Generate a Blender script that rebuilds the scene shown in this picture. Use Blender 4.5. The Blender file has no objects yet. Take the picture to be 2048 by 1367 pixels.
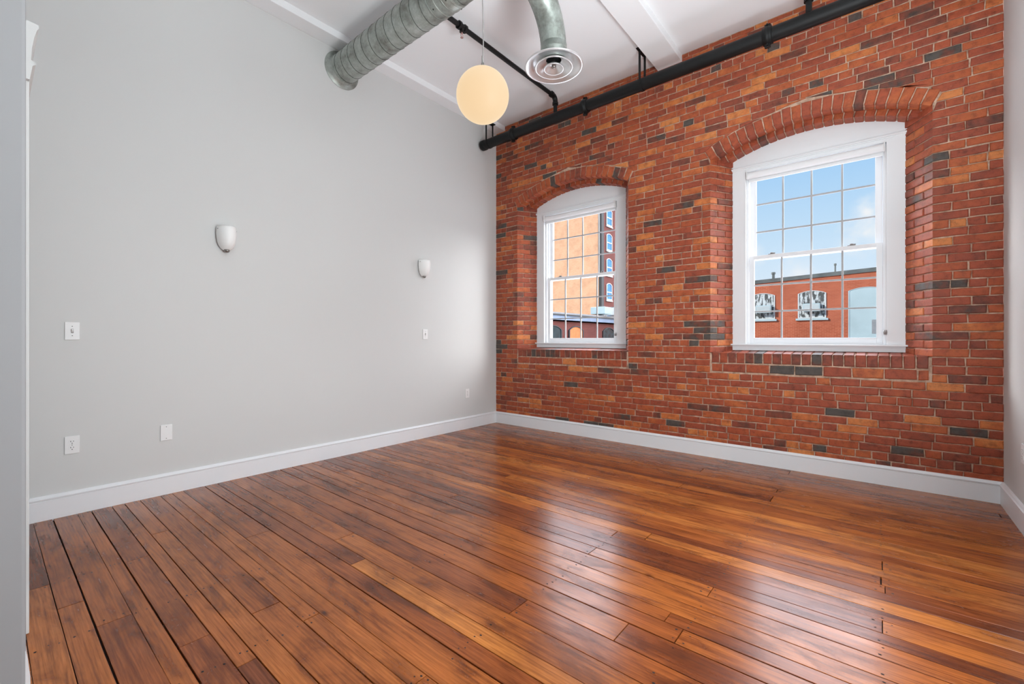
import bpy, bmesh, math, random
from mathutils import Vector, Matrix

random.seed(7)
scene = bpy.context.scene
COL = scene.collection
PI = math.pi

# ------------------------------------------------------------------ sizes (metres)
W = 4.67          # brick wall width
HC = 3.978        # ceiling height
YP = -4.394       # partition, room side
XP = 2.008        # partition end
XC = [1.1485, 3.54]   # window axes
HALF = 0.7755     # half opening at the wall face
SPLAY = 0.1415
DEP = 0.24        # reveal depth
SILL = 1.0
SPRING = 2.848
CROWN = 3.03
R1 = (HALF ** 2 + (CROWN - SPRING) ** 2) / (2 * (CROWN - SPRING))
ZC1 = CROWN - R1
RING = 0.118      # arch ring height
CROWN2 = 2.99     # rear arch ring crown
HALF2 = HALF - SPLAY
R2 = 1.634
ZC2 = CROWN2 - R2


# ------------------------------------------------------------------ materials
def lin(c):
    return tuple(((v / 255) / 12.92 if v / 255 <= 0.04045 else ((v / 255 + 0.055) / 1.055) ** 2.4) for v in c) + (1.0,)


class NT:
    """small helper around a node tree"""
    def __init__(self, name):
        self.m = bpy.data.materials.new(name)
        self.m.use_nodes = True
        self.t = self.m.node_tree
        self.b = self.t.nodes['Principled BSDF']

    def n(self, typ, **kw):
        nd = self.t.nodes.new(typ)
        for k, v in kw.items():
            setattr(nd, k, v)
        return nd

    def link(self, a, b):
        self.t.links.new(a, b)

    def inp(self, **kw):
        for k, v in kw.items():
            self.b.inputs[k.replace('_', ' ')].default_value = v

    def noise(self, vec, scale, detail=4.0, rough=0.55, dist=0.0):
        nd = self.n('ShaderNodeTexNoise')
        nd.inputs['Scale'].default_value = scale
        nd.inputs['Detail'].default_value = detail
        nd.inputs['Roughness'].default_value = rough
        nd.inputs['Distortion'].default_value = dist
        if vec is not None:
            self.link(vec, nd.inputs['Vector'])
        return nd

    def ramp(self, fac, stops, interp='LINEAR'):
        nd = self.n('ShaderNodeValToRGB')
        cr = nd.color_ramp
        cr.interpolation = interp
        while len(cr.elements) < len(stops):
            cr.elements.new(0.5)
        for e, (p, c) in zip(cr.elements, stops):
            e.position = p
            e.color = c if len(c) == 4 else tuple(c) + (1.0,)
        if fac is not None:
            self.link(fac, nd.inputs['Fac'])
        return nd

    def mix(self, fac, a, b, mode='MIX'):
        nd = self.n('ShaderNodeMix', data_type='RGBA', blend_type=mode)
        for s, v in ((nd.inputs[0], fac), (nd.inputs[6], a), (nd.inputs[7], b)):
            if hasattr(v, 'is_linked') or hasattr(v, 'links'):
                self.link(v, s)
            else:
                s.default_value = v
        return nd.outputs[2]

    def math(self, op, a, b=None, clamp=False):
        nd = self.n('ShaderNodeMath', operation=op, use_clamp=clamp)
        for s, v in zip(nd.inputs, (a, b)):
            if v is None:
                continue
            if hasattr(v, 'links'):
                self.link(v, s)
            else:
                s.default_value = v
        return nd.outputs[0]

    def mapping(self, vec, scale=(1, 1, 1), loc=(0, 0, 0), rot=(0, 0, 0)):
        nd = self.n('ShaderNodeMapping')
        nd.inputs['Scale'].default_value = scale
        nd.inputs['Location'].default_value = loc
        nd.inputs['Rotation'].default_value = rot
        self.link(vec, nd.inputs['Vector'])
        return nd.outputs[0]

    def bump(self, height, strength=0.3, dist=0.002):
        nd = self.n('ShaderNodeBump')
        nd.inputs['Strength'].default_value = strength
        nd.inputs['Distance'].default_value = dist
        self.link(height, nd.inputs['Height'])
        self.link(nd.outputs[0], self.b.inputs['Normal'])

    def obj(self):
        return self.n('ShaderNodeTexCoord').outputs['Object']

    def geo(self):
        return self.n('ShaderNodeNewGeometry').outputs['Position']


def plain(name, rgb, rough=0.5, metal=0.0, spec=0.5, var=0.0, vscale=6.0, bump=0.0, bscale=120.0):
    k = NT(name)
    k.inp(Roughness=rough, Metallic=metal)
    k.b.inputs['Specular IOR Level'].default_value = spec
    c = lin(rgb)
    k.b.inputs['Base Color'].default_value = c
    if var:
        nz = k.noise(k.geo(), vscale, 5)
        rp = k.ramp(nz.outputs['Fac'], [(0.3, tuple(v * (1 - var) for v in c[:3])), (0.7, tuple(min(1, v * (1 + var)) for v in c[:3]))])
        k.link(rp.outputs[0], k.b.inputs['Base Color'])
    if bump:
        nz = k.noise(k.geo(), bscale, 3)
        k.bump(nz.outputs['Fac'], bump, 0.001)
    return k.m


M = {}
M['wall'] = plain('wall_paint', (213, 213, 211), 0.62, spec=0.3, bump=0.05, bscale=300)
M['wall_end'] = plain('shaded_wall_paint', (158, 158, 159), 0.6, spec=0.3)  # wall paint darkened to imitate the dimmer light on the partition end
M['ceiling'] = plain('ceiling_paint', (245, 246, 247), 0.7, spec=0.25)
M['trim'] = plain('white_trim_paint', (237, 238, 240), 0.32, spec=0.5)
M['casing'] = plain('window_trim_paint', (236, 238, 240), 0.4, spec=0.4)
M['sash'] = plain('white_vinyl', (238, 239, 241), 0.35)
M['muntin'] = plain('muntin_paint', (172, 172, 173), 0.5)
M['plate'] = plain('white_plastic', (238, 238, 237), 0.35)
M['slot'] = plain('dark_slot', (40, 40, 40), 0.6)
M['black'] = plain('black_pipe_paint', (15, 15, 15), 0.5, spec=0.3, var=0.15)
M['steel'] = plain('brushed_steel', (150, 148, 144), 0.35, 1.0)
M['chrome'] = plain('polished_aluminium', (228, 228, 228), 0.28, 0.75)
M['ceramic'] = plain('white_ceramic', (250, 250, 248), 0.4)
M['cord'] = plain('grey_cord', (135, 130, 128), 0.5)
M['shade'] = plain('shade_fabric', (240, 241, 242), 0.6)
M['brass'] = plain('sprinkler_brass', (205, 165, 160), 0.35, 0.8)

# galvanised duct
k = NT('galvanised_steel')
k.inp(Metallic=0.55, Roughness=0.42)
nz = k.noise(k.geo(), 9.0, 6, 0.65)
nz2 = k.noise(k.geo(), 60.0, 3, 0.6)
rp = k.ramp(nz.outputs['Fac'], [(0.28, lin((118, 119, 112))), (0.5, lin((160, 166, 159))), (0.72, lin((184, 191, 186)))])
c = k.mix(0.25, rp.outputs[0], nz2.outputs['Fac'], 'OVERLAY')
k.link(c, k.b.inputs['Base Color'])
M['galv'] = k.m
M['seam'] = plain('duct_seam', (70, 74, 68), 0.5, 0.6)

# brick: per-brick random colour in attribute 'rnd' + mottling
k = NT('old_brick')
k.inp(Roughness=0.5)
k.b.inputs['Specular IOR Level'].default_value = 0.3
at = k.n('ShaderNodeAttribute', attribute_name='rnd')
sep = k.n('ShaderNodeSeparateColor')
k.link(at.outputs['Color'], sep.inputs[0])
pos = k.geo()
offb = k.n('ShaderNodeVectorMath', operation='MULTIPLY_ADD')
k.link(at.outputs['Color'], offb.inputs[0])
offb.inputs[1].default_value = (5.0, 7.0, 3.0)
k.link(pos, offb.inputs[2])
nv = k.noise(offb.outputs[0], 9.0, 5, 0.62)
fac_b = k.math('ADD', sep.outputs[0], k.math('MULTIPLY', k.math('SUBTRACT', nv.outputs['Fac'], 0.5), 0.62), clamp=True)
base = k.ramp(fac_b, [
    (0.00, lin((82, 75, 70))), (0.055, lin((84, 68, 61))), (0.10, lin((104, 62, 50))), (0.20, lin((130, 67, 50))),
    (0.36, lin((150, 72, 50))), (0.60, lin((162, 78, 50))), (0.78, lin((174, 90, 52))), (0.92, lin((194, 110, 60))), (1.0, lin((202, 124, 70)))])
pos = k.geo()
n1 = k.noise(pos, 22, 6, 0.65)
n2 = k.noise(pos, 130, 4, 0.6)
mot = k.ramp(n1.outputs['Fac'], [(0.28, (0.52, 0.50, 0.50)), (0.5, (1, 1, 1)), (0.75, (1.2, 1.17, 1.12))])
c = k.mix(1.0, base.outputs[0], mot.outputs[0], 'MULTIPLY')
spk = k.ramp(n2.outputs['Fac'], [(0.30, (0.55, 0.5, 0.5)), (0.42, (1, 1, 1))])
c = k.mix(0.8, c, spk.outputs[0], 'MULTIPLY')
# pale mortar smears
n3 = k.noise(pos, 7, 5, 0.7)
n4 = k.noise(pos, 55, 4, 0.7)
sm = k.math('MULTIPLY', k.ramp(n3.outputs['Fac'], [(0.60, (0, 0, 0)), (0.72, (1, 1, 1))]).outputs[0],
            k.ramp(n4.outputs['Fac'], [(0.55, (0, 0, 0)), (0.66, (1, 1, 1))]).outputs[0])
c = k.mix(k.math('MULTIPLY', sm, 0.55), c, lin((214, 186, 168)))
k.link(c, k.b.inputs['Base Color'])
hh = k.math('ADD', k.math('MULTIPLY', n1.outputs['Fac'], 1.0), k.math('MULTIPLY', n2.outputs['Fac'], 0.5))
k.bump(hh, 0.55, 0.004)
M['brick'] = k.m

k = NT('lime_mortar')
k.inp(Roughness=0.9)
n1 = k.noise(k.geo(), 17, 6, 0.68)
rp = k.ramp(n1.outputs['Fac'], [(0.26, lin((92, 66, 52))), (0.36, lin((146, 116, 98))), (0.5, lin((186, 154, 132))), (0.7, lin((216, 188, 166)))])
k.link(rp.outputs[0], k.b.inputs['Base Color'])
n2 = k.noise(k.geo(), 90, 3)
k.bump(n2.outputs['Fac'], 0.6, 0.004)
M['mortar'] = k.m

# floor boards
k = NT('varnished_pine')
at = k.n('ShaderNodeAttribute', attribute_name='rnd')
sep = k.n('ShaderNodeSeparateColor')
k.link(at.outputs['Color'], sep.inputs[0])
pos = k.geo()
off = k.n('ShaderNodeVectorMath', operation='MULTIPLY_ADD')
k.link(at.outputs['Color'], off.inputs[0])
off.inputs[1].default_value = (37.0, 3.0, 11.0)
k.link(pos, off.inputs[2])
P_ = off.outputs[0]
tone = k.ramp(sep.outputs[1], [(0.0, lin((106, 54, 30))), (0.25, lin((132, 70, 34))), (0.55, lin((152, 85, 39))), (0.8, lin((166, 97, 45))), (1.0, lin((184, 115, 56)))])
g1 = k.noise(k.mapping(P_, (1.6, 34, 1)), 1.6, 7, 0.62, 0.35)     # long grain
g2 = k.noise(k.mapping(P_, (5, 190, 1)), 1.5, 4, 0.6, 0.15)       # fine grain
g3 = k.noise(k.mapping(P_, (2.2, 7, 1)), 1.3, 5, 0.6, 0.8)        # stains
g4 = k.noise(k.mapping(P_, (1.1, 16, 1)), 2.3, 3, 0.5, 2.2)       # cathedral figure
wv = k.n('ShaderNodeTexWave', wave_type='BANDS', bands_direction='Y')
wv.inputs['Scale'].default_value = 9.0
wv.inputs['Distortion'].default_value = 5.5
wv.inputs['Detail'].default_value = 2.5
wv.inputs['Detail Scale'].default_value = 0.9
k.link(k.mapping(P_, (0.55, 2.6, 1)), wv.inputs['Vector'])
c = tone.outputs[0]
c = k.mix(0.78, c, k.ramp(g1.outputs['Fac'], [(0.32, (0.46, 0.37, 0.35)), (0.5, (1, 1, 1)), (0.72, (1.30, 1.30, 1.32))]).outputs[0], 'MULTIPLY')
c = k.mix(0.6, c, k.ramp(g2.outputs['Fac'], [(0.32, (0.62, 0.56, 0.52)), (0.55, (1.06, 1.06, 1.06))]).outputs[0], 'MULTIPLY')
c = k.mix(0.30, c, k.ramp(wv.outputs['Fac'], [(0.0, (0.66, 0.58, 0.54)), (0.5, (1, 1, 1)), (1.0, (1.18, 1.18, 1.18))]).outputs[0], 'MULTIPLY')
c = k.mix(0.95, c, k.ramp(g3.outputs['Fac'], [(0.27, (0.30, 0.26, 0.27)), (0.40, (0.70, 0.64, 0.62)), (0.50, (1, 1, 1)), (0.72, (1.2, 1.2, 1.16))]).outputs[0], 'MULTIPLY')
kn = k.n('ShaderNodeTexVoronoi', feature='F1')
kn.inputs['Scale'].default_value = 2.2
k.link(k.mapping(P_, (1, 2.2, 1)), kn.inputs['Vector'])
c = k.mix(0.85, c, k.ramp(kn.outputs['Distance'], [(0.02, (0.25, 0.18, 0.15)), (0.075, (1, 1, 1))]).outputs[0], 'MULTIPLY')
bl = k.noise(k.mapping(pos, (0.8, 1.6, 1)), 1.9, 5, 0.6, 0.4)
c = k.mix(0.8, c, k.ramp(bl.outputs['Fac'], [(0.32, (0.62, 0.55, 0.54)), (0.5, (1, 1, 1)), (0.7, (1.12, 1.12, 1.1))]).outputs[0], 'MULTIPLY')
k.link(c, k.b.inputs['Base Color'])
w1 = k.noise(k.mapping(pos, (1.0, 7, 1)), 1.4, 3, 0.5)
w2 = k.noise(pos, 60, 3, 0.5)
hgt = k.math('ADD', k.math('MULTIPLY', w1.outputs['Fac'], 1.5), k.math('ADD', k.math('MULTIPLY', g2.outputs['Fac'], 0.22), k.math('MULTIPLY', w2.outputs['Fac'], 0.16)))
k.bump(hgt, 0.22, 0.002)
rr = k.ramp(g3.outputs['Fac'], [(0.3, (0.30, 0.30, 0.30)), (0.7, (0.19, 0.19, 0.19))])
k.link(rr.outputs[0], k.b.inputs['Roughness'])
k.b.inputs['Specular IOR Level'].default_value = 0.27
k.b.inputs['Coat Weight'].default_value = 0.08
k.b.inputs['Coat Roughness'].default_value = 0.12
M['floor'] = k.m
M['gap'] = plain('floor_gap', (26, 16, 11), 0.9)

# glass: clear pane with a faint reflection
k = NT('window_glass')
t = k.t
t.nodes.remove(k.b)
tr = k.n('ShaderNodeBsdfTransparent')
tr.inputs[0].default_value = (0.97, 0.985, 0.985, 1)
gl = k.n('ShaderNodeBsdfGlossy')
gl.inputs['Roughness'].default_value = 0.02
fr = k.n('ShaderNodeFresnel')
fr.inputs[0].default_value = 1.13
mx = k.n('ShaderNodeMixShader')
k.link(fr.outputs[0], mx.inputs[0])
k.link(tr.outputs[0], mx.inputs[1])
k.link(gl.outputs[0], mx.inputs[2])
k.link(mx.outputs[0], t.nodes['Material Output'].inputs[0])
M['glass'] = k.m

# lit opal globe
k = NT('lit_opal_glass')
k.inp(Roughness=0.5)
k.b.inputs['Specular IOR Level'].default_value = 0.15
k.b.inputs['Base Color'].default_value = lin((240, 225, 205))
lw = k.n('ShaderNodeLayerWeight')
lw.inputs[0].default_value = 0.35
rp = k.ramp(lw.outputs['Facing'], [(0.0, lin((250, 214, 166))), (0.6, lin((249, 218, 174))), (1.0, lin((246, 226, 196)))])
k.link(rp.outputs[0], k.b.inputs['Emission Color'])
k.b.inputs['Emission Strength'].default_value = 0.93
k.b.inputs['Base Color'].default_value = (0.05, 0.045, 0.04, 1)
M['globe'] = k.m


# outside brickwork
def ext_brick(name, c1, c2, cm, scale=1.0):
    k = NT(name)
    k.inp(Roughness=0.85)
    k.b.inputs['Specular IOR Level'].default_value = 0.2
    pos = k.geo()
    sp = k.n('ShaderNodeSeparateXYZ')
    k.link(pos, sp.inputs[0])
    cb = k.n('ShaderNodeCombineXYZ')
    k.link(k.math('ADD', sp.outputs[0], sp.outputs[1]), cb.inputs[0])
    k.link(sp.outputs[2], cb.inputs[1])
    br = k.n('ShaderNodeTexBrick')
    br.inputs['Color1'].default_value = lin(c1)
    br.inputs['Color2'].default_value = lin(c2)
    br.inputs['Mortar'].default_value = lin(cm)
    br.inputs['Scale'].default_value = scale
    br.inputs['Mortar Size'].default_value = 0.006
    br.inputs['Brick Width'].default_value = 0.22
    br.inputs['Row Height'].default_value = 0.075
    k.link(cb.outputs[0], br.inputs['Vector'])
    nz = k.noise(pos, 0.9, 5, 0.6)
    c = k.mix(0.7, br.outputs[0], k.ramp(nz.outputs['Fac'], [(0.3, (0.78, 0.75, 0.73)), (0.6, (1.05, 1.05, 1.05))]).outputs[0], 'MULTIPLY')
    k.link(c, k.b.inputs['Base Color'])
    return k.m


M['ext_red'] = ext_brick('outside_red_brick', (166, 90, 66), (152, 78, 56), (178, 118, 94))
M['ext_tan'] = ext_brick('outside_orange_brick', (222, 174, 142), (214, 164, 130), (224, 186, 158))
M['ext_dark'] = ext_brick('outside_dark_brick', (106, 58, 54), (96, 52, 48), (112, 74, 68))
M['ext_tar'] = plain('roof_edge_tar', (88, 92, 92), 0.8, var=0.35, vscale=1.5)
M['ext_roof'] = plain('white_roof_membrane', (126, 129, 134), 0.7, var=0.1)
M['ext_fascia'] = plain('blue_grey_fascia', (112, 128, 152), 0.6, var=0.15, vscale=2)
M['ext_soffit'] = plain('dark_eave', (60, 60, 62), 0.8)
M['ext_white'] = plain('weathered_white_paint', (182, 186, 188), 0.6, var=0.08, vscale=3)
M['ext_board'] = plain('pale_window_board', (156, 175, 182), 0.6, var=0.1, vscale=1.2)
M['ext_pane'] = plain('outside_window_pane', (70, 120, 168), 0.12, spec=0.8, var=0.25, vscale=3)
M['ext_wood'] = plain('orange_wooden_shutter', (196, 112, 62), 0.7, var=0.2, vscale=4)
M['ext_teal'] = plain('dark_teal_pane', (48, 66, 70), 0.15, spec=0.7, var=0.3, vscale=4)
M['bounce_pale'] = plain('pale_bounce_slab', (222, 223, 224), 0.8, var=0.06, vscale=0.7)
M['ground'] = plain('asphalt', (120, 118, 114), 0.9, var=0.15, vscale=1)
# glass reflections painted as dark and white streaks
k = NT('pane_reflections')
k.inp(Roughness=0.5)
nz = k.noise(k.mapping(k.geo(), (6, 6, 1.7)), 1.6, 4, 0.6)
rp = k.ramp(nz.outputs['Fac'], [(0.46, lin((60, 62, 62))), (0.54, lin((180, 186, 189)))])
k.link(rp.outputs[0], k.b.inputs['Base Color'])
M['ext_streak'] = k.m


# ------------------------------------------------------------------ object helpers
def empty(name, loc=(0, 0, 0), parent=None):
    o = bpy.data.objects.new(name, None)
    o.empty_display_size = 0.1
    o.location = loc
    COL.objects.link(o)
    if parent:
        o.parent = parent
    return o


def tag(o, label, cat, group=None):
    o['label'] = label
    o['category'] = cat
    if group:
        o['group'] = group
    return o


def struct(o):
    o['kind'] = 'structure'
    return o


class MB:
    """collects shapes in world coordinates, builds one mesh object"""
    def __init__(self):
        self.v = []
        self.f = []
        self.mi = []
        self.rnd = []
        self.smooth = []

    def add(self, verts, faces, mi=0, rnd=(0.5, 0.5, 0.5), smooth=False):
        b = len(self.v)
        self.v.extend([tuple(p) for p in verts])
        self.rnd.extend([rnd] * len(verts))
        for f in faces:
            self.f.append([b + i for i in f])
            self.mi.append(mi)
            self.smooth.append(smooth)

    def box(self, x0, x1, y0, y1, z0, z1, mi=0, bev=0.0, rnd=(0.5, 0.5, 0.5)):
        if bev <= 0:
            vs = [(x, y, z) for z in (z0, z1) for y in (y0, y1) for x in (x0, x1)]
            self.add(vs, [(0, 2, 3, 1), (4, 5, 7, 6), (0, 1, 5, 4), (2, 6, 7, 3), (0, 4, 6, 2), (1, 3, 7, 5)], mi, rnd)
            return
        bm = bmesh.new()
        bmesh.ops.create_cube(bm, size=1.0, matrix=Matrix.Translation(((x0 + x1) / 2, (y0 + y1) / 2, (z0 + z1) / 2)) @ Matrix.Diagonal((x1 - x0, y1 - y0, z1 - z0, 1)))
        bmesh.ops.bevel(bm, geom=bm.edges[:], offset=bev, segments=2, profile=0.6, affect='EDGES')
        bm.verts.index_update()
        self.add([p.co for p in bm.verts], [[q.index for q in f.verts] for f in bm.faces], mi, rnd)
        bm.free()

    def prism(self, pts, axis, a, b, mi=0):
        """closed 2D polygon swept along axis from a to b. pts are the two other coordinates in order (x,y,z without axis)"""
        def p3(q, t):
            l = list(q)
            l.insert(axis, t)
            return tuple(l)
        n = len(pts)
        vs = [p3(q, a) for q in pts] + [p3(q, b) for q in pts]
        fs = [(i, (i + 1) % n, n + (i + 1) % n, n + i) for i in range(n)]
        fs += [tuple(range(n - 1, -1, -1)), tuple(range(n, 2 * n))]
        self.add(vs, fs, mi)

    def tube(self, pts, r, seg=16, mi=0, cap=True, smooth=True):
        """round tube along a 3D polyline; r a number or a list"""
        pts = [Vector(p) for p in pts]
        n = len(pts)
        rs = r if isinstance(r, (list, tuple)) else [r] * n
        tang = []
        for i in range(n):
            a = pts[max(0, i - 1)]
            b = pts[min(n - 1, i + 1)]
            t = b - a
            tang.append(t.normalized() if t.length > 1e-9 else (tang[-1] if tang else Vector((0, 0, 1))))
        t0 = tang[0]
        ref = Vector((0, 0, 1)) if abs(t0.z) < 0.9 else Vector((1, 0, 0))
        u = t0.cross(ref).normalized()
        vs = []
        for i in range(n):
            t = tang[i]
            u = (u - t * u.dot(t)).normalized()
            w = t.cross(u)
            for s in range(seg):
                a = 2 * PI * s / seg
                vs.append(pts[i] + (u * math.cos(a) + w * math.sin(a)) * rs[i])
        fs = []
        for i in range(n - 1):
            for s in range(seg):
                s2 = (s + 1) % seg
                fs.append((i * seg + s, i * seg + s2, (i + 1) * seg + s2, (i + 1) * seg + s))
        self.add(vs, fs, mi, smooth=smooth)
        if cap:
            self.add(vs[:seg], [tuple(range(seg - 1, -1, -1))], mi)
            self.add(vs[-seg:], [tuple(range(seg))], mi)

    def lathe(self, prof, origin, axis=(0, 0, 1), seg=48, mi=0, arc=2 * PI, start=0.0, ref=None, smooth=True, sx=1.0):
        """profile [(r, h)] turned about axis through origin"""
        ax = Vector(axis).normalized()
        if ref is None:
            ref = Vector((1, 0, 0)) if abs(ax.x) < 0.9 else Vector((0, 1, 0))
        u = (Vector(ref) - ax * Vector(ref).dot(ax)).normalized()
        w = ax.cross(u)
        o = Vector(origin)
        closed = arc > 2 * PI - 1e-6
        ns = seg if closed else seg + 1
        vs = []
        for (r, h) in prof:
            for s in range(ns):
                a = start + arc * s / seg
                vs.append(o + ax * h + (u * math.cos(a) * sx + w * math.sin(a)) * r)
        fs = []
        for i in range(len(prof) - 1):
            for s in range(seg):
                s2 = (s + 1) % ns
                fs.append((i * ns + s, i * ns + s2, (i + 1) * ns + s2, (i + 1) * ns + s))
        self.add(vs, fs, mi, smooth=smooth)

    def build(self, name, mats, parent=None, fix=True, attr=False, merge=False):
        if not isinstance(mats, (list, tuple)):
            mats = [mats]
        me = bpy.data.meshes.new(name)
        off = Vector((0, 0, 0))
        if parent is not None:
            off = parent.matrix_world.translation if parent.parent is None else Vector((0, 0, 0))
            off = world_loc(parent)
            vs = [Vector(p) - off for p in self.v]
        else:
            # origin at the base of the mesh
            xs = [p[0] for p in self.v]
            ys = [p[1] for p in self.v]
            zs = [p[2] for p in self.v]
            off = Vector(((min(xs) + max(xs)) / 2, (min(ys) + max(ys)) / 2, min(zs)))
            vs = [Vector(p) - off for p in self.v]
        me.from_pydata([tuple(p) for p in vs], [], self.f)
        for m in mats:
            me.materials.append(m)
        me.polygons.foreach_set('material_index', self.mi)
        me.polygons.foreach_set('use_smooth', self.smooth)
        if attr:
            ca = me.color_attributes.new('rnd', 'FLOAT_COLOR', 'POINT')
            fl = []
            for r in self.rnd:
                fl.extend((r[0], r[1], r[2], 1.0))
            ca.data.foreach_set('color', fl)
        if fix or merge:
            bm = bmesh.new()
            bm.from_mesh(me)
            if merge:
                bmesh.ops.remove_doubles(bm, verts=bm.verts[:], dist=1e-5)
            if fix:
                bmesh.ops.recalc_face_normals(bm, faces=bm.faces[:])
            bm.to_mesh(me)
            bm.free()
        me.update()
        o = bpy.data.objects.new(name, me)
        COL.objects.link(o)
        if parent is not None:
            o.parent = parent
        else:
            o.location = off
        return o


def world_loc(o):
    l = Vector(o.location)
    p = o.parent
    while p is not None:
        l += Vector(p.location)
        p = p.parent
    return l


# ------------------------------------------------------------------ brick faces
def offset_poly(poly, ds):
    """inset a convex ccw polygon; ds one distance per edge i (poly[i] -> poly[i+1])"""
    n = len(poly)
    out = []
    for i in range(n):
        p0, p1, p2 = poly[i - 1], poly[i], poly[(i + 1) % n]
        e1 = (p1[0] - p0[0], p1[1] - p0[1])
        e2 = (p2[0] - p1[0], p2[1] - p1[1])
        l1 = math.hypot(*e1) or 1e-9
        l2 = math.hypot(*e2) or 1e-9
        n1 = (-e1[1] / l1, e1[0] / l1)
        n2 = (-e2[1] / l2, e2[0] / l2)
        d1, d2 = ds[i - 1], ds[i]
        c1 = n1[0] * p1[0] + n1[1] * p1[1] + d1
        c2 = n2[0] * p1[0] + n2[1] * p1[1] + d2
        det = n1[0] * n2[1] - n1[1] * n2[0]
        if abs(det) < 0.15:
            out.append((p1[0] + n2[0] * d2, p1[1] + n2[1] * d2))
        else:
            out.append(((c1 * n2[1] - c2 * n1[1]) / det, (n1[0] * c2 - n2[0] * c1) / det))
    return out


def brick_rnd():
    r = random.random()
    if r < 0.035:
        a = random.uniform(0.0, 0.07)
    elif r < 0.135:
        a = random.uniform(0.10, 0.24)
    elif r < 0.85:
        a = random.uniform(0.28, 0.76)
    else:
        a = random.uniform(0.76, 1.0)
    return (a, random.random(), random.random())


def brick(mb, poly, org, u, v, n, rnd, flat=(), bev=0.0066, depth=0.022, jit=0.0026):
    """one brick face with rounded arrises; edges listed in flat keep a sharp edge"""
    m = len(poly)
    P = []
    for (a, b) in poly:
        P.append((a + random.uniform(-jit, jit), b + random.uniform(-jit, jit)))
    for i in flat:                       # keep shared edges exact
        P[i] = poly[i]
        P[(i + 1) % m] = poly[(i + 1) % m]
    # midpoints on long edges make the outline wander
    Q = []
    fl = set()
    for i in range(m):
        a, b = P[i], P[(i + 1) % m]
        if i in flat:
            fl.add(len(Q))
        Q.append(a)
        L = math.hypot(b[0] - a[0], b[1] - a[1])
        if L > 0.085 and i not in flat:
            for t in ((0.33, 0.67) if L > 0.14 else (0.5,)):
                Q.append((a[0] + (b[0] - a[0]) * t + random.uniform(-jit, jit) * 0.6, a[1] + (b[1] - a[1]) * t + random.uniform(-jit, jit)))
    q = len(Q)
    d1 = [0.0 if i in fl else bev * 0.38 for i in range(q)]
    d2 = [0.0 if i in fl else bev for i in range(q)]
    A = offset_poly(Q, d1)
    B = offset_poly(Q, d2)
    f0 = random.uniform(-0.0015, 0.0015)
    if flat:
        f0 = 0.0
    O, U, V, N = Vector(org), Vector(u), Vector(v), Vector(n)

    def w(p, d):
        return O + U * p[0] + V * p[1] - N * (d + f0)
    vs = [w(p, depth) for p in Q] + [w(p, bev * 0.9) for p in Q] + [w(p, bev * 0.25) for p in A] + [w(p, 0) for p in B]
    fs = []
    for k_ in range(3):
        for i in range(q):
            if i in fl:
                continue
            j = (i + 1) % q
            fs.append((k_ * q + i, k_ * q + j, (k_ + 1) * q + j, (k_ + 1) * q + i))
    fs.append(tuple(range(3 * q, 4 * q)))
    mb.add(vs, fs, 0, rnd, False)


def clip(poly, p, d):
    """keep the part of poly left of the directed line p + t d"""
    out = []
    n = len(poly)
    def s(q):
        return d[0] * (q[1] - p[1]) - d[1] * (q[0] - p[0])
    for i in range(n):
        a, b = poly[i], poly[(i + 1) % n]
        sa, sb = s(a), s(b)
        if sa >= 0:
            out.append(a)
        if (sa >= 0) != (sb >= 0):
            t = sa / (sa - sb)
            out.append((a[0] + (b[0] - a[0]) * t, a[1] + (b[1] - a[1]) * t))
    return out


def area(poly):
    return 0.5 * sum(poly[i][0] * poly[(i + 1) % len(poly)][1] - poly[(i + 1) % len(poly)][0] * poly[i][1] for i in range(len(poly)))


RE = R1 + RING + 0.004
TOPE = ZC1 + RE


def arch_w(z):
    """half width kept free of wall bricks above the springing"""
    if z >= TOPE:
        return 0.0
    w = math.sqrt(RE * RE - (z - ZC1) ** 2)
    side = HALF + 0.004 + 0.48 * (z - SPRING)
    return min(w, side)


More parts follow.
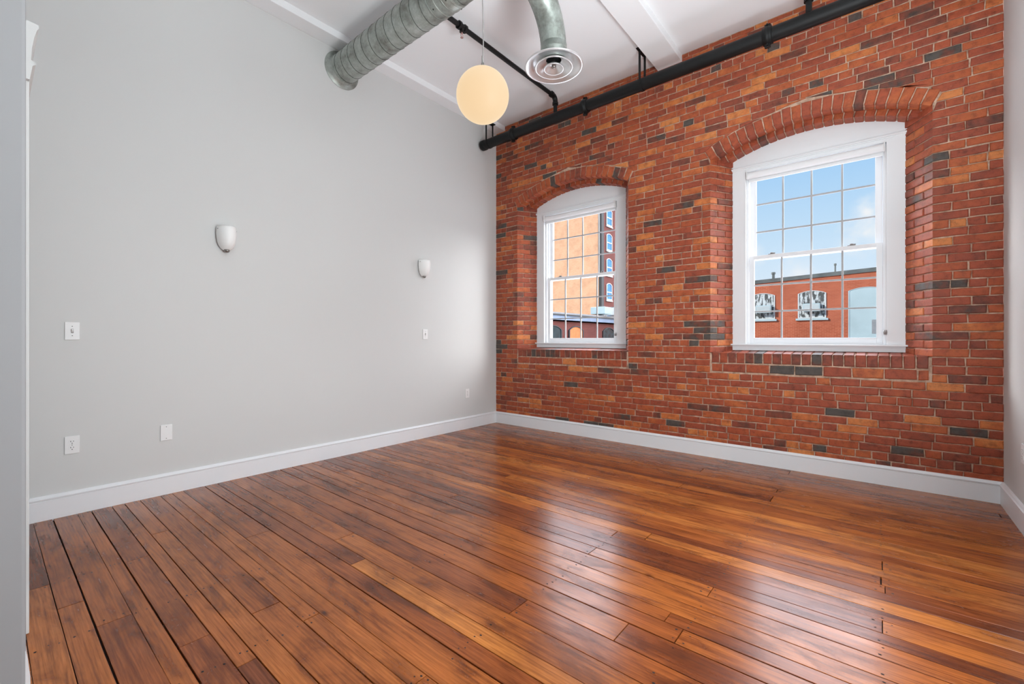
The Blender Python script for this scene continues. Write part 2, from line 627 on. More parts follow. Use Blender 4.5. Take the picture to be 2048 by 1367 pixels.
def build_brick_wall():
    mb = MB()
    JT = 0.007
    RH = 0.0625
    FO, FU, FV, FN = (0, 0, 0), (1, 0, 0), (0, 0, 1), (0, -1, 0)
    SXL = 0.762      # half length of the sill course
    nrow = int(HC / RH) + 1
    corner = {}
    for r in range(1, nrow):
        z0 = r * RH
        z1 = min(z0 + RH, HC) - JT
        if z1 - z0 < 0.015:
            continue
        zm = (z0 + z1) / 2
        hdr = (r % 7 == 3)
        ivs = [(0.0, W)]
        cuts = []
        if 0.8125 - 1e-6 <= z0 < SILL - 1e-6:
            ivs = [(0, XC[0] - SXL - 0.012), (XC[0] + SXL + 0.012, XC[1] - SXL - 0.012), (XC[1] + SXL + 0.012, W)]
        elif SILL - 1e-6 <= z0 and z1 < SPRING:
            ivs = [(0, XC[0] - HALF), (XC[0] + HALF, XC[1] - HALF), (XC[1] + HALF, W)]
        elif z0 < TOPE and z1 >= SPRING:
            ivs = [(0, XC[0]), (XC[0], XC[1]), (XC[1], W)]
            for xc in XC:
                cuts.append(xc)
        jamb = SILL - 1e-6 <= z0 and z1 < SPRING
        for (a, b) in ivs:
            x = a
            first = True
            while x < b - 0.004:
                L = 0.094 if hdr else 0.196
                if not hdr and random.random() < 0.13:
                    L = 0.094
                L += random.uniform(-0.007, 0.007)
                if first and not hdr:
                    L = (0.098 if r % 2 else 0.19) + random.uniform(-0.02, 0.02)
                    first = False
                xe = x + L
                if b - xe < 0.055:
                    xe = b
                poly_a = x
                last = xe >= b - 1e-6
                right = xe - (0 if (last and jamb and b < W) else JT)
                if last and b >= W - 1e-6:
                    right = W
                poly = [(poly_a, z0), (right, z0), (right, z1), (poly_a, z1)]
                rnd = brick_rnd()
                flat = []
                if jamb and x == a and a > 0:
                    flat.append(3)
                    corner[(r, round(a, 3))] = rnd
                if jamb and last and b < W:
                    flat.append(1)
                    corner[(r, round(b, 3))] = rnd
                for xc in cuts:
                    w0, w1 = arch_w(max(z0, SPRING) - 0.004), arch_w(z1 + 0.004)
                    if z0 < SPRING:
                        w0 = HALF
                    if w0 <= 0:
                        continue
                    if (poly[0][0] + poly[1][0]) / 2 < xc:
                        p, d = (xc - w0 - 0.005, z0), (-(w0 - w1) * -1, z1 - z0)
                        poly = clip(poly, p, d)
                    else:
                        p, d = (xc + w0 + 0.005, z0), (-(w0 - w1), z1 - z0)
                        poly = clip(poly, p, (-d[0], -d[1]))
                    if len(poly) < 3:
                        break
                if len(poly) >= 3 and area(poly) > 0.0007:
                    brick(mb, poly, FO, FU, FV, FN, rnd, flat if len(poly) == 4 else ())
                x = xe
    # ---- per opening: reveals, sill, arch rings
    SL = math.hypot(SPLAY, DEP)
    for xc in XC:
        for side in (-1, 1):
            xa = xc + side * HALF
            s = Vector((-side * SPLAY / SL, DEP / SL, 0))
            if side < 0:
                u, n = s, Vector((DEP / SL, -SPLAY / SL, 0))
            else:
                u, n = -s, Vector((-DEP / SL, -SPLAY / SL, 0))
            for r in range(16, 46):
                z0 = r * RH
                z1 = z0 + RH - JT
                if z0 > 2.87:
                    break
                z1 = min(z1, 2.88)
                cs = [0.0, 0.093, SL + 0.02] if r % 2 else [0.0, 0.19, SL + 0.02]
                for i in range(2):
                    p0 = cs[i]
                    p1 = cs[i + 1] - JT
                    rnd = corner.get((r, round(xa, 3)), brick_rnd()) if i == 0 else brick_rnd()
                    if side < 0:
                        poly = [(p0, z0), (p1, z0), (p1, z1), (p0, z1)]
                        fl = [3] if i == 0 else []
                    else:
                        poly = [(-p1, z0), (-p0, z0), (-p0, z1), (-p1, z1)]
                        fl = [1] if i == 0 else []
                    brick(mb, poly, (xa, 0, 0), u, (0, 0, 1), n, rnd, fl)
        # sill: rowlock course, top and face, with one stretcher course beneath
        nb = 21
        x = xc - SXL
        step = 2 * SXL / nb
        lv = math.hypot(DEP, 0.02)
        for i in range(nb):
            a = x + i * step
            b = a + step - 0.008
            rnd = brick_rnd()
            rnd = (min(rnd[0], random.uniform(0.03, 0.5)), rnd[1], rnd[2])
            brick(mb, [(a, 0.908), (b, 0.908), (b, SILL), (a, SILL)], FO, FU, FV, FN, rnd, [2])
            ins0 = 0.0
            brick(mb, [(a, 0.0), (b, 0.0), (b, lv + 0.01), (a, lv + 0.01)], (0, 0, SILL), (1, 0, 0), (0, DEP / lv, 0.02 / lv), (0, -0.02 / lv, DEP / lv), rnd, [0])
        a = xc - SXL
        while a < xc + SXL - 0.01:
            L = random.choice([0.19, 0.2, 0.1])
            b = min(a + L, xc + SXL)
            if xc + SXL - b < 0.06:
                b = xc + SXL
            brick(mb, [(a, 0.823), (b - 0.009, 0.823), (b - 0.009, 0.896), (a, 0.896)], FO, FU, FV, FN, brick_rnd())
            a = b
        # front ring
        th = math.asin(HALF / R1)
        nv = 23
        st = 2 * th / nv
        for i in range(nv):
            t0 = -th + i * st
            t1 = t0 + st - 0.008 / R1
            rnd = brick_rnd()
            rnd = (min(rnd[0], 0.72), rnd[1], rnd[2])
            def pt(t, rr):
                return (xc + rr * math.sin(t), ZC1 + rr * math.cos(t))
            hgt = RING + random.uniform(-0.008, 0.003)
            brick(mb, [pt(t0, R1), pt(t1, R1), pt(t1, R1 + hgt), pt(t0, R1 + hgt)], FO, FU, FV, FN, rnd, [0])
            tm = (t0 + t1) / 2
            c0 = pt(t1, R1)
            wd = 2 * R1 * math.sin((t1 - t0) / 2)
            brick(mb, [(0, 0.0), (wd, 0.0), (wd, 0.112), (0, 0.112)], (c0[0], 0, c0[1]),
                  (-math.cos(tm), 0, math.sin(tm)), (0, 1, 0), (-math.sin(tm), 0, -math.cos(tm)), rnd, [0])
        # rear ring, a little lower
        hb = HALF - SPLAY * 0.45
        th2 = math.asin(hb / R2)
        nv2 = 21
        st2 = 2 * th2 / nv2
        for i in range(nv2):
            t0 = -th2 + i * st2
            t1 = t0 + st2 - 0.008 / R2
            rnd = brick_rnd()
            rnd = (min(rnd[0], 0.7), rnd[1], rnd[2])
            def pt2(t, rr):
                return (xc + rr * math.sin(t), ZC2 + rr * math.cos(t))
            brick(mb, [pt2(t0, R2), pt2(t1, R2), pt2(t1, R2 + 0.07), pt2(t0, R2 + 0.07)], (0, 0.120, 0), FU, FV, FN, rnd, [0])
            tm = (t0 + t1) / 2
            c0 = pt2(t1, R2)
            wd = 2 * R2 * math.sin((t1 - t0) / 2)
            brick(mb, [(0, 0.120), (wd, 0.120), (wd, DEP + 0.01), (0, DEP + 0.01)], (c0[0], 0, c0[1]),
                  (-math.cos(tm), 0, math.sin(tm)), (0, 1, 0), (-math.sin(tm), 0, -math.cos(tm)), rnd, [0])

    # ---- mortar bed behind the bricks (material 1)
    g = 0.0075
    xs = [0, XC[0] - HALF, XC[0] + HALF, XC[1] - HALF, XC[1] + HALF, W]

    def quad(p, q, r_, s_):
        mb.add([p, q, r_, s_], [(0, 1, 2, 3)], 1)

    def fq(x0, x1, z0, z1):
        quad((x0, g, z0), (x1, g, z0), (x1, g, z1), (x0, g, z1))
    fq(0, W, 0, SILL - 0.008)
    for a, b in ((xs[0], xs[1]), (xs[2], xs[3]), (xs[4], xs[5])):
        fq(a, b, SILL - 0.008, HC)
    for xc in XC:
        N = 24
        for i in range(N):
            xa = xc - HALF + 2 * HALF * i / N
            xb = xc - HALF + 2 * HALF * (i + 1) / N
            rr = R1 + g
            za = ZC1 + math.sqrt(rr * rr - (xa - xc) ** 2)
            zb = ZC1 + math.sqrt(rr * rr - (xb - xc) ** 2)
            quad((xa, g, za), (xb, g, zb), (xb, g, HC), (xa, g, HC))
            quad((xb, g, zb), (xa, g, za), (xa, 0.127, za), (xb, 0.127, zb))       # front soffit
        hb = HALF - SPLAY * 0.45
        for i in range(N):
            xa = xc - hb + 2 * hb * i / N
            xb = xc - hb + 2 * hb * (i + 1) / N
            rr = R2 + g
            za = ZC2 + math.sqrt(rr * rr - (xa - xc) ** 2)
            zb = ZC2 + math.sqrt(rr * rr - (xb - xc) ** 2)
            quad((xa, 0.127, za), (xb, 0.127, zb), (xb, 0.127, zb + 0.2), (xa, 0.127, za + 0.2))
            quad((xb, 0.127, zb), (xa, 0.127, za), (xa, DEP + 0.01, za), (xb, DEP + 0.01, zb))
        for side in (-1, 1):
            xa = xc + side * (HALF + g)
            xb = xc + side * (HALF2 + g)
            quad((xa, 0.004, SILL - 0.02), (xb, DEP + 0.01, SILL - 0.02), (xb, DEP + 0.01, 2.95), (xa, 0.004, 2.95))
        quad((xc - HALF, 0.004, SILL - 0.009), (xc + HALF, 0.004, SILL - 0.009), (xc + HALF, DEP + 0.01, SILL + 0.012), (xc - HALF, DEP + 0.01, SILL + 0.012))
    # ---- outer leaf of the wall, solid, with the window holes (material 2)
    Y0, Y1 = DEP + 0.012, 0.46
    hz0, hz1, hw = 1.03, 2.86, 0.60
    cols = [(-0.3, XC[0] - hw), (XC[0] + hw, XC[1] - hw), (XC[1] + hw, W + 0.3)]
    for a, b in cols:
        mb.box(a, b, Y0, Y1, -0.2, HC + 0.2, 2)
    for xc in XC:
        mb.box(xc - hw, xc + hw, Y0, Y1, -0.2, hz0, 2)
        mb.box(xc - hw, xc + hw, Y0, Y1, hz1, HC + 0.2, 2)
    o = mb.build('wall_back', [M['brick'], M['mortar'], M['ext_red']], None, fix=False, attr=True)
    return struct(o)


build_brick_wall()

# ------------------------------------------------------------------ floor
def build_floor():
    mb = MB()
    edges = [-4.278, -4.192, -4.084, -4.018, -3.918, -3.853, -3.77, -3.656, -3.588, -3.522, -3.385, -3.30, -3.215, -3.092, -2.965,
             -2.83, -2.73, -2.655, -2.555, -2.44, -2.345, -2.265, -2.165, -2.085, -1.985, -1.91, -1.83, -1.745, -1.66]
    strong = {-4.192: 0.006, -4.018: 0.005, -3.385: 0.005, -2.83: 0.0055, -2.44: 0.0045, -1.83: 0.004, -3.853: 0.0035}
    y = -1.66
    while y < -0.09:
        y += random.uniform(0.07, 0.115)
        edges.append(y)
    edges[-1] = 0.0
    lo = []
    y = -4.278
    while y > -8.0:
        y -= random.uniform(0.08, 0.125)
        lo.append(y)
    edges = sorted(lo + edges)
    J = [(1.072, -4.314), (1.369, -4.227), (1.648, -4.127), (1.078, -3.962), (2.04, -3.952), (2.313, -3.865), (0.778, -3.804), (1.245, -3.453),
         (2.029, -3.696), (2.237, -3.604), (1.978, -3.255), (2.84, -3.057), (3.247, -2.963), (2.836, -2.413), (2.832, -2.087), (2.997, -2.015),
         (3.35, -2.672), (3.426, -2.766), (2.842, -3.533), (4.022, -2.177), (4.033, -1.9), (4.025, -1.645), (3.432, -2.347)]
    joists = [0.48 + 0.59 * i for i in range(-3, 8)]
    X0, X1 = -0.35, W
    for i in range(len(edges) - 1):
        a, b = edges[i], edges[i + 1]
        js = [x for x, yy in J if a <= yy < b]
        if not js and random.random() < 0.9:
            js = random.sample(joists[3:], 1)
        if a < -4.4 and random.random() < 0.8:
            js.append(random.choice(joists[2:]))
        cuts = [X0] + sorted(js) + [X1]
        gb = strong.get(b, random.choice([0.0014, 0.0018, 0.0024, 0.003, 0.0038]))
        ga = 0.0004
        for k_ in range(len(cuts) - 1):
            xa, xb = cuts[k_], cuts[k_ + 1]
            if xb - xa < 0.05:
                continue
            xb -= random.choice([0.002, 0.003, 0.0045]) if xb < X1 else 0
            t = random.betavariate(2.0, 2.0)
            rnd = (random.random(), t, random.random())
            ch = 0.0014
            dz = random.uniform(-0.0008, 0.0)
            y0, y1 = a + ga, b - gb
            # gently wavering board edge
            n = max(2, int((xb - xa) / 0.25))
            xs = [xa + (xb - xa) * q / n for q in range(n + 1)]
            wv = [random.uniform(-0.0009, 0.0009) for _ in xs]
            rows = []
            for (yy, zz, sgn) in ((y0, -0.016, 0), (y0, -ch, 0), (y0 + ch, dz, 0), (y1 - ch, dz, 1), (y1, -ch, 1), (y1, -0.016, 1)):
                rows.append([(x + (0.0007 if q == 0 else (-0.0007 if q == n else 0)) * (1 if zz > -0.01 else 0), yy + (wv[q] if sgn else 0), zz) for q, x in enumerate(xs)])
            vs = [p for r_ in rows for p in r_]
            m = n + 1
            fs = []
            for r_ in range(5):
                for q in range(n):
                    fs.append((r_ * m + q, r_ * m + q + 1, (r_ + 1) * m + q + 1, (r_ + 1) * m + q))
            fs.append((0, m, 2 * m, 3 * m, 4 * m, 5 * m))
            fs.append(tuple(reversed((n, m + n, 2 * m + n, 3 * m + n, 4 * m + n, 5 * m + n))))
            mb.add(vs, fs, 0, rnd)
            # nail heads
            if a > -4.6:
                for jx in joists:
                    for xx in ([jx] if xa + 0.03 < jx < xb - 0.03 else []) + ([xa + 0.022] if abs(xa - jx) < 0.02 else []) + ([xb - 0.022] if abs(xb - jx) < 0.02 else []):
                        for fy in (0.2, 0.5, 0.8) if random.random() < 0.45 else (0.22, 0.78):
                            if random.random() < 0.2:
                                continue
                            px = xx + random.uniform(-0.012, 0.012)
                            py = y0 + (y1 - y0) * (fy + random.uniform(-0.06, 0.06))
                            rr = random.uniform(0.0034, 0.0058)
                            mb.add([(px + rr * math.cos(q * PI / 3), py + rr * 0.8 * math.sin(q * PI / 3), dz + 0.0003) for q in range(6)], [tuple(range(6))], 1)
    mb.box(X0, W, -8.2, 0.0, -0.2, -0.013, 1)
    o = mb.build('floor', [M['floor'], M['gap']], None, fix=False, attr=True)
    return struct(o)


build_floor()

# ------------------------------------------------------------------ room shell
def one_box(name, mat, *a, bev=0.0):
    mb = MB()
    mb.box(*a, bev=bev)
    return struct(mb.build(name, mat))


one_box('wall_left', M['wall'], -0.25, 0.0, YP - 0.16, 0.006, -0.2, HC)
one_box('wall_right', M['wall'], W, W + 0.25, -8.2, 0.006, -0.2, HC)
one_box('ceiling', M['ceiling'], -0.35, W + 0.25, -8.2, 0.252, HC, HC + 0.2)
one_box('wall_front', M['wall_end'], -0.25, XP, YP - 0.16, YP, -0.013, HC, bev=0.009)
one_box('wall_rear', M['wall'], -0.35, W + 0.25, -8.3, -8.2, -0.2, HC + 0.2)
one_box('wall_side', M['wall'], -0.45, -0.35, -8.2, YP - 0.16, -0.2, HC + 0.2)

# plastered beams under the ceiling
one_box('trim_1', M['ceiling'], 0.0, 0.165, YP, 0.0, 3.912, HC, bev=0.004)
one_box('trim_2', M['ceiling'], 2.25, 2.497, -8.2, 0.004, 3.905, HC, bev=0.004)

# baseboards: board with a stepped cap moulding (profile: distance from wall, height)
BP = [(0, -0.012), (0.02, -0.012), (0.02, 0.118), (0.0175, 0.121), (0.0175, 0.124), (0.024, 0.127), (0.025, 0.134), (0.018, 0.139), (0.012, 0.146), (0.007, 0.150), (0, 0.150)]


def sweep_base(name, p0, p1, inward, m0=0.0, m1=0.0):
    """baseboard from p0 to p1; m0/m1 shift the ends with distance from the wall (mitres)"""
    mb = MB()
    p0, p1, nn = Vector(p0), Vector(p1), Vector(inward)
    t = (p1 - p0).normalized()
    n = len(BP)
    vs = []
    for base, m, sg in ((p0, m0, 1), (p1, m1, -1)):
        for d, z in BP:
            vs.append(base + nn * d + t * (sg * m * d) + Vector((0, 0, z)))
    fs = [(i, (i + 1) % n, n + (i + 1) % n, n + i) for i in range(n)] + [tuple(range(n)), tuple(range(2 * n - 1, n - 1, -1))]
    mb.add(vs, fs)
    return struct(mb.build(name, M['trim']))


sweep_base('baseboard_left', (0, YP, 0), (0, -0.001, 0), (1, 0, 0), 0, 1)
sweep_base('baseboard_back', (0, -0.001, 0), (W, -0.001, 0), (0, -1, 0), 1, 1)
sweep_base('baseboard_right', (W, -0.001, 0), (W, -8.0, 0), (-1, 0, 0), 1, 0)
mb = MB()
mb.prism([(YP - 0.002, 0), (YP + 0.010, 0), (YP + 0.009, 0.09), (YP + 0.004, 0.15), (YP, 0.176), (YP - 0.002, 0.176)], 0, 1.50, XP - 0.004)
struct(mb.build('baseboard_front', M['trim']))

# cased doorway on the partition: casing with a crown head, seen edge on
door = struct(empty('door_1', (1.0, YP, 0)))
mb = MB()
mb.box(1.40, 1.50, YP, YP + 0.030, 0, 2.12, bev=0.003)
mb.box(0.45, 0.55, YP, YP + 0.030, 0, 2.12, bev=0.003)
mb.build('casing', M['wall'], door)
mb = MB()
prof = [(0, 2.12), (0.030, 2.12), (0.038, 2.175), (0.046, 2.182), (0.046, 2.19), (0.034, 2.196), (0.036, 2.24), (0.042, 2.285), (0.049, 2.315), (0.054, 2.326), (0.054, 2.338), (0, 2.345)]
mb.prism([(YP + a, z) for a, z in prof], 0, 0.43, 1.52)
mb.build('crown_head', M['wall'], door)
mb = MB()
mb.box(0.55, 1.40, YP, YP + 0.012, 0.005, 2.12, bev=0.002)
for zz in (0.2, 1.15):
    for xx in (0.66, 1.0):
        mb.box(xx, xx + 0.29, YP + 0.012, YP + 0.018, zz, zz + 0.8, bev=0.004)
mb.build('door_panel', M['trim'], door)

# ------------------------------------------------------------------ windows
def arch_pts(xc, R, zc, half, n=24):
    return [(xc - half + 2 * half * i / n, zc + math.sqrt(R * R - (-half + 2 * half * i / n) ** 2)) for i in range(n + 1)]


def build_window(i, xc, side):
    w = struct(empty('window_%d' % i, (xc, DEP, SILL)))
    D = DEP
    CO, CI = 0.637, 0.518
    # flat casings and head
    mb = MB()
    for s in (-1, 1):
        a, b = sorted((xc + s * CO, xc + s * CI))
        mb.box(a, b, D, D + 0.026, 1.082, 2.776, bev=0.002)
    mb.box(xc - CI, xc + CI, D + 0.001, D + 0.026, 2.738, 2.776, bev=0.001)
    mb.build('casing', M['casing'], w)
    mb = MB()
    mb.box(xc - 0.652, xc + 0.652, D - 0.014, D + 0.02, 2.776, 2.792, bev=0.003)
    mb.box(xc - 0.644, xc + 0.644, D - 0.006, D + 0.02, 2.766, 2.777, bev=0.002)
    mb.build('cap_moulding', M['casing'], w)
    # arched board over the head
    mb = MB()
    mb.prism([(xc - 0.66, 2.79), (xc + 0.66, 2.79)] + list(reversed([(x, z + 0.012) for x, z in arch_pts(xc, R2, ZC2, 0.66)])), 1, D + 0.004, D + 0.03)
    mb.build('arched_panel', M['casing'], w)
    # stool and apron
    mb = MB()
    mb.box(xc - 0.655, xc + 0.655, D - 0.022, D + 0.075, 1.069, 1.083, bev=0.004)
    mb.build('stool', M['casing'], w)
    mb = MB()
    mb.box(xc - CO, xc + CO, D, D + 0.03, 1.022, 1.070, bev=0.002)
    mb.build('apron', M['casing'], w)
    # jamb liner with stops
    mb = MB()
    for s in (-1, 1):
        a, b = sorted((xc + s * CI, xc + s * 0.60))
        mb.box(a, b, D + 0.026, D + 0.20, 1.03, 2.80)
        a, b = sorted((xc + s * 0.497, xc + s * CI))
        mb.box(a, b, D + 0.034, D + 0.052, 1.083, 2.738, bev=0.002)
        a, b = sorted((xc + s * 0.503, xc + s * CI))
        mb.box(a, b, D + 0.094, D + 0.10, 1.083, 2.738)
    mb.box(xc - 0.60, xc + 0.60, D + 0.026, D + 0.20, 2.738, 2.87)
    mb.box(xc - 0.60, xc + 0.60, D + 0.05, D + 0.20, 1.02, 1.084)
    mb.build('jamb', M['sash'], w)
    # sashes
    def sash(name, y0, y1, z0, z1, gz0, gz1, gh, hz):
        s_ = MB()
        so = 0.4965
        for s in (-1, 1):
            a, b = sorted((xc + s * so, xc + s * gh))
            s_.box(a, b, y0, y1, z0, z1, bev=0.0025)
        s_.box(xc - gh, xc + gh, y0 + 0.0005, y1 - 0.0005, z0, gz0, bev=0.002)
        s_.box(xc - gh, xc + gh, y0 + 0.0005, y1 - 0.0005, gz1, z1, bev=0.002)
        so_ = s_.build(name, M['sash'], w)
        ym = (y0 + y1) / 2
        p = MB()
        p.add([(xc - gh - 0.004, ym, gz0 - 0.004), (xc + gh + 0.004, ym, gz0 - 0.004), (xc + gh + 0.004, ym, gz1 + 0.004), (xc - gh - 0.004, ym, gz1 + 0.004)], [(0, 1, 2, 3)])
        p.build('pane', M['glass'], so_, fix=False)
        g = MB()
        mw = 0.0075
        for q in (-1, 0, 1):
            x = xc + q * gh / 2
            g.box(x - mw, x + mw, ym - 0.009, ym + 0.004, gz0, gz1, bev=0.002)
        for z in hz:
            g.box(xc - gh, xc + gh, ym - 0.0085, ym + 0.0035, z - mw, z + mw, bev=0.002)
        g.build('muntin_grid', M['muntin'], so_)
        return so_
    lo = sash('lower_sash', D + 0.055, D + 0.085, 1.084, 1.932, 1.142, 1.897, 0.455, (1.394, 1.645))
    sash('upper_sash', D + 0.102, D + 0.132, 1.895, 2.738, 1.937, 2.700, 0.447, (2.166, 2.434))
    for q in (-0.31, 0.29):
        l = MB()
        l.box(xc + q - 0.028, xc + q + 0.028, D + 0.058, D + 0.084, 1.932, 1.938, bev=0.002)
        l.lathe([(0, 0.012), (0.012, 0.012), (0.014, 0.0), (0.0, 0.0)], (xc + q, D + 0.072, 1.938), seg=16)
        l.box(xc + q - 0.004, xc + q + 0.03, D + 0.06, D + 0.07, 1.940, 1.947, bev=0.002)
        l.build('sash_lock', M['cord'], lo)
    # rolled-up shade under the head
    sh = empty('roller_shade', (xc, D + 0.02, 2.65))
    tag(sh, 'white roller shade rolled up at the head of the %s' % side, 'window shade', 'rolled-up roller shades')
    mb = MB()
    prof = []
    cz, cy, rr = 2.700, D + 0.004, 0.031
    mb.tube([(xc - 0.500, cy, cz), (xc + 0.500, cy, cz)], rr, 28)
    mb.build('fabric_roll', M['shade'], sh)
    mb = MB()
    mb.box(xc - 0.498, xc + 0.498, cy + 0.021, cy + 0.025, 2.656, 2.706)
    mb.box(xc - 0.498, xc + 0.498, cy + 0.014, cy + 0.032, 2.640, 2.662, bev=0.004)
    mb.build('hem_bar', M['shade'], sh)
    for s in (-1, 1):
        mb = MB()
        a, b = sorted((xc + s * 0.501, xc + s * 0.509))
        mb.box(a, b, cy - 0.033, cy + 0.022, 2.664, 2.737, bev=0.002)
        mb.build('bracket', M['plate'], sh)
    mb = MB()
    cx_ = xc + 0.514
    pts = []
    zb = 1.19
    loop = [(cx_, cy - 0.030, 2.70)] + [(cx_, cy - 0.03 + 0.0015 * math.sin(q * 1.3), 2.70 - (2.70 - zb) * q / 12) for q in range(1, 13)]
    mb.tube(loop, 0.0016, 6)
    mb.tube([(cx_, p[1] + 0.022, p[2]) for p in loop], 0.0016, 6)
    ch = mb.build('pull_chain', M['plate'], sh)
    mb = MB()
    mb.lathe([(0, -0.018), (0.011, -0.018), (0.013, 0), (0.011, 0.018), (0, 0.018)], (cx_ - 0.003, cy - 0.019, zb - 0.005), seg=14)
    mb.build('chain_tensioner', M['cord'], ch)
    return w


build_window(1, XC[0], 'left window near the corner')
build_window(2, XC[1], 'right window facing the sky')


# ------------------------------------------------------------------ spiral duct
DY, DZ, DR = -2.245, 3.733, 0.133
duct = tag(empty('spiral_duct', (0, DY, DZ)), 'large galvanised spiral duct running out of the grey wall under the ceiling', 'air duct')
mb = MB()
XE = W - 0.01
nseg = 90
prof_pts = []
mb.lathe([(DR, 0.02 + (XE - 0.02) * i / nseg) for i in range(nseg + 1)], (0, DY, DZ), (1, 0, 0), 56)
dp = mb.build('duct_pipe', M['galv'], duct)
mb = MB()
pitch = 0.112
hel = []
tot = int((XE - 0.05) / pitch * 28)
for i in range(tot + 1):
    a = 2 * PI * i / 28
    x = 0.05 + pitch * i / 28
    if x > XE:
        break
    hel.append((x, DY + math.cos(a) * (DR + 0.0002), DZ - math.sin(a) * (DR + 0.0002)))
mb.tube(hel, 0.0026, 5)
mb.build('spiral_seam', M['seam'], dp)
mb = MB()
mb.lathe([(DR - 0.01, 0.0), (0.173, 0.0), (0.1745, 0.003), (0.173, 0.006), (DR + 0.004, 0.007), (DR + 0.003, 0.05), (DR - 0.002, 0.052)], (0.0005, DY, DZ), (1, 0, 0), 64)
mb.build('wall_flange', M['galv'], duct)
mb = MB()
for xx, rr in ((1.40, 0.0045), (1.465, 0.006), (1.53, 0.006), (1.60, 0.0045)):
    mb.lathe([(DR, xx - 0.007), (DR + rr, xx - 0.003), (DR + rr, xx + 0.003), (DR, xx + 0.007)], (0, DY, DZ), (1, 0, 0), 56)
mb.lathe([(DR + 0.0005, 1.385), (DR + 0.003, 1.387), (DR + 0.003, 1.613), (DR + 0.0005, 1.615)], (0, DY, DZ), (1, 0, 0), 56)
for a in range(5):
    an = a * 1.25 + 0.5
    for xx in (1.43, 1.57):
        mb.lathe([(0.006, 0), (0.005, 0.003), (0, 0.004)], (xx, DY + math.cos(an) * (DR + 0.003), DZ + math.sin(an) * (DR + 0.003)), (0, math.cos(an), math.sin(an)), 8, mi=1)
mb.build('coupling_sleeve', [M['galv'], M['seam']], duct)

# branch elbow and round ceiling diffuser
DX, DYY = 2.11, -1.70
dif = tag(empty('round_diffuser', (DX, DYY, 3.20)), 'round polished air diffuser on a curved galvanised duct elbow', 'air diffuser')
ER = 0.096
mb = MB()
pts = []
rb = 0.41
for q in range(0, 19):
    a = (PI / 2) * (1 - q / 18)
    pts.append((DX, DYY - rb + rb * math.cos(a), 3.323 + rb * math.sin(a)))
pts.append((DX, DYY, 3.29))
mb.tube(pts, ER, 40, cap=False)
el = mb.build('duct_elbow', M['galv'], dif)
mb = MB()
mb.tube([(p[0] - 0.058, p[1] + 0.0, p[2]) if False else (p[0] - (ER + 0.0003) * 0.86, p[1] + (ER + 0.0003) * 0.5 * (Vector((0, math.cos((PI / 2) * (1 - i / 18)), math.sin((PI / 2) * (1 - i / 18))))).y * -1, p[2] - (ER + 0.0003) * 0.5 * math.sin((PI / 2) * (1 - i / 18))) for i, p in enumerate(pts[0:19])], 0.002, 6)
mb.build('elbow_seam', M['seam'], el)
mb = MB()
mb.lathe([(ER - 0.002, 0.125), (ER + 0.003, 0.124), (ER + 0.003, 0.084), (ER + 0.0065, 0.080), (ER + 0.0065, 0.074), (ER + 0.003, 0.07), (ER + 0.003, 0.02), (ER + 0.003, 0.0)], (DX, DYY, 3.232), (0, 0, 1), 48)
mb.build('collar', M['galv'], dif)
ZD = 3.232
mb = MB()
mb.lathe([(ER, 0.012), (0.13, 0.008), (0.17, -0.004), (0.205, -0.020), (0.219, -0.030), (0.221, -0.036), (0.217, -0.040), (0.207, -0.037), (0.185, -0.028), (0.165, -0.010), (0.15, 0.0), (0.12, 0.004), (0.1, 0.006)], (DX, DYY, ZD), (0, 0, 1), 64)
mb.build('outer_ring', M['chrome'], dif)
mb = MB()
mb.lathe([(0.060, 0.026), (0.085, 0.012), (0.11, -0.008), (0.140, -0.030), (0.146, -0.037), (0.142, -0.041), (0.132, -0.037), (0.105, -0.016), (0.08, 0.004), (0.058, 0.018)], (DX, DYY, ZD - 0.006), (0, 0, 1), 64)
mb.build('middle_ring', M['chrome'], dif)
mb = MB()
mb.lathe([(0.0, 0.008), (0.02, 0.008), (0.045, -0.010), (0.072, -0.032), (0.078, -0.040), (0.074, -0.044), (0.066, -0.040), (0.045, -0.024), (0.024, -0.012), (0.016, -0.01), (0, -0.01)], (DX, DYY, ZD - 0.012), (0, 0, 1), 56)
mb.build('centre_cone', M['chrome'], dif)
mb = MB()
mb.lathe([(0.0, -0.030), (0.012, -0.030), (0.016, -0.024), (0.016, -0.006), (0, -0.006)], (DX, DYY, ZD - 0.012), (0, 0, 1), 24)
mb.tube([(DX, DYY, ZD - 0.02), (DX, DYY, ZD + 0.06)], 0.006, 10)
mb.build('adjusting_screw', M['steel'], dif)
mb = MB()
mb.lathe([(0.0, 0.055), (0.094, 0.055)], (DX, DYY, ZD), (0, 0, 1), 32)
mb.build('damper_plate', M['slot'], dif)

# ------------------------------------------------------------------ globe pendant
GX, GY, GZ, GR = 2.300, -2.682, 2.495, 0.1475
pen = tag(empty('globe_pendant', (GX, GY, GZ - GR)), 'lit round opal glass globe pendant hanging on a thin grey cord', 'pendant lamp')
mb = MB()
mb.lathe([(max(0.0, GR * math.sin(PI * i / 40)), -GR * math.cos(PI * i / 40)) for i in range(41)], (GX, GY, GZ), (0, 0, 1), 64)
mb.build('glass_globe', M['globe'], pen)
mb = MB()
mb.lathe([(0, GR + 0.035), (0.008, GR + 0.035), (0.010, GR + 0.006), (0.02, GR + 0.004), (0.024, GR - 0.006)], (GX, GY, GZ), (0, 0, 1), 24)
mb.tube([(GX, GY, GZ + GR + 0.03), (GX, GY, GZ + GR + 0.075)], 0.0055, 12)
mb.build('socket_cap', M['steel'], pen)
mb = MB()
mb.tube([(GX + 0.0035 * math.sin(q * 0.8), GY + 0.003 * math.cos(q * 0.6), GZ + GR + 0.06 + (HC - GZ - GR - 0.08) * q / 14) for q in range(15)], 0.0032, 8)
mb.build('cord', M['cord'], pen)
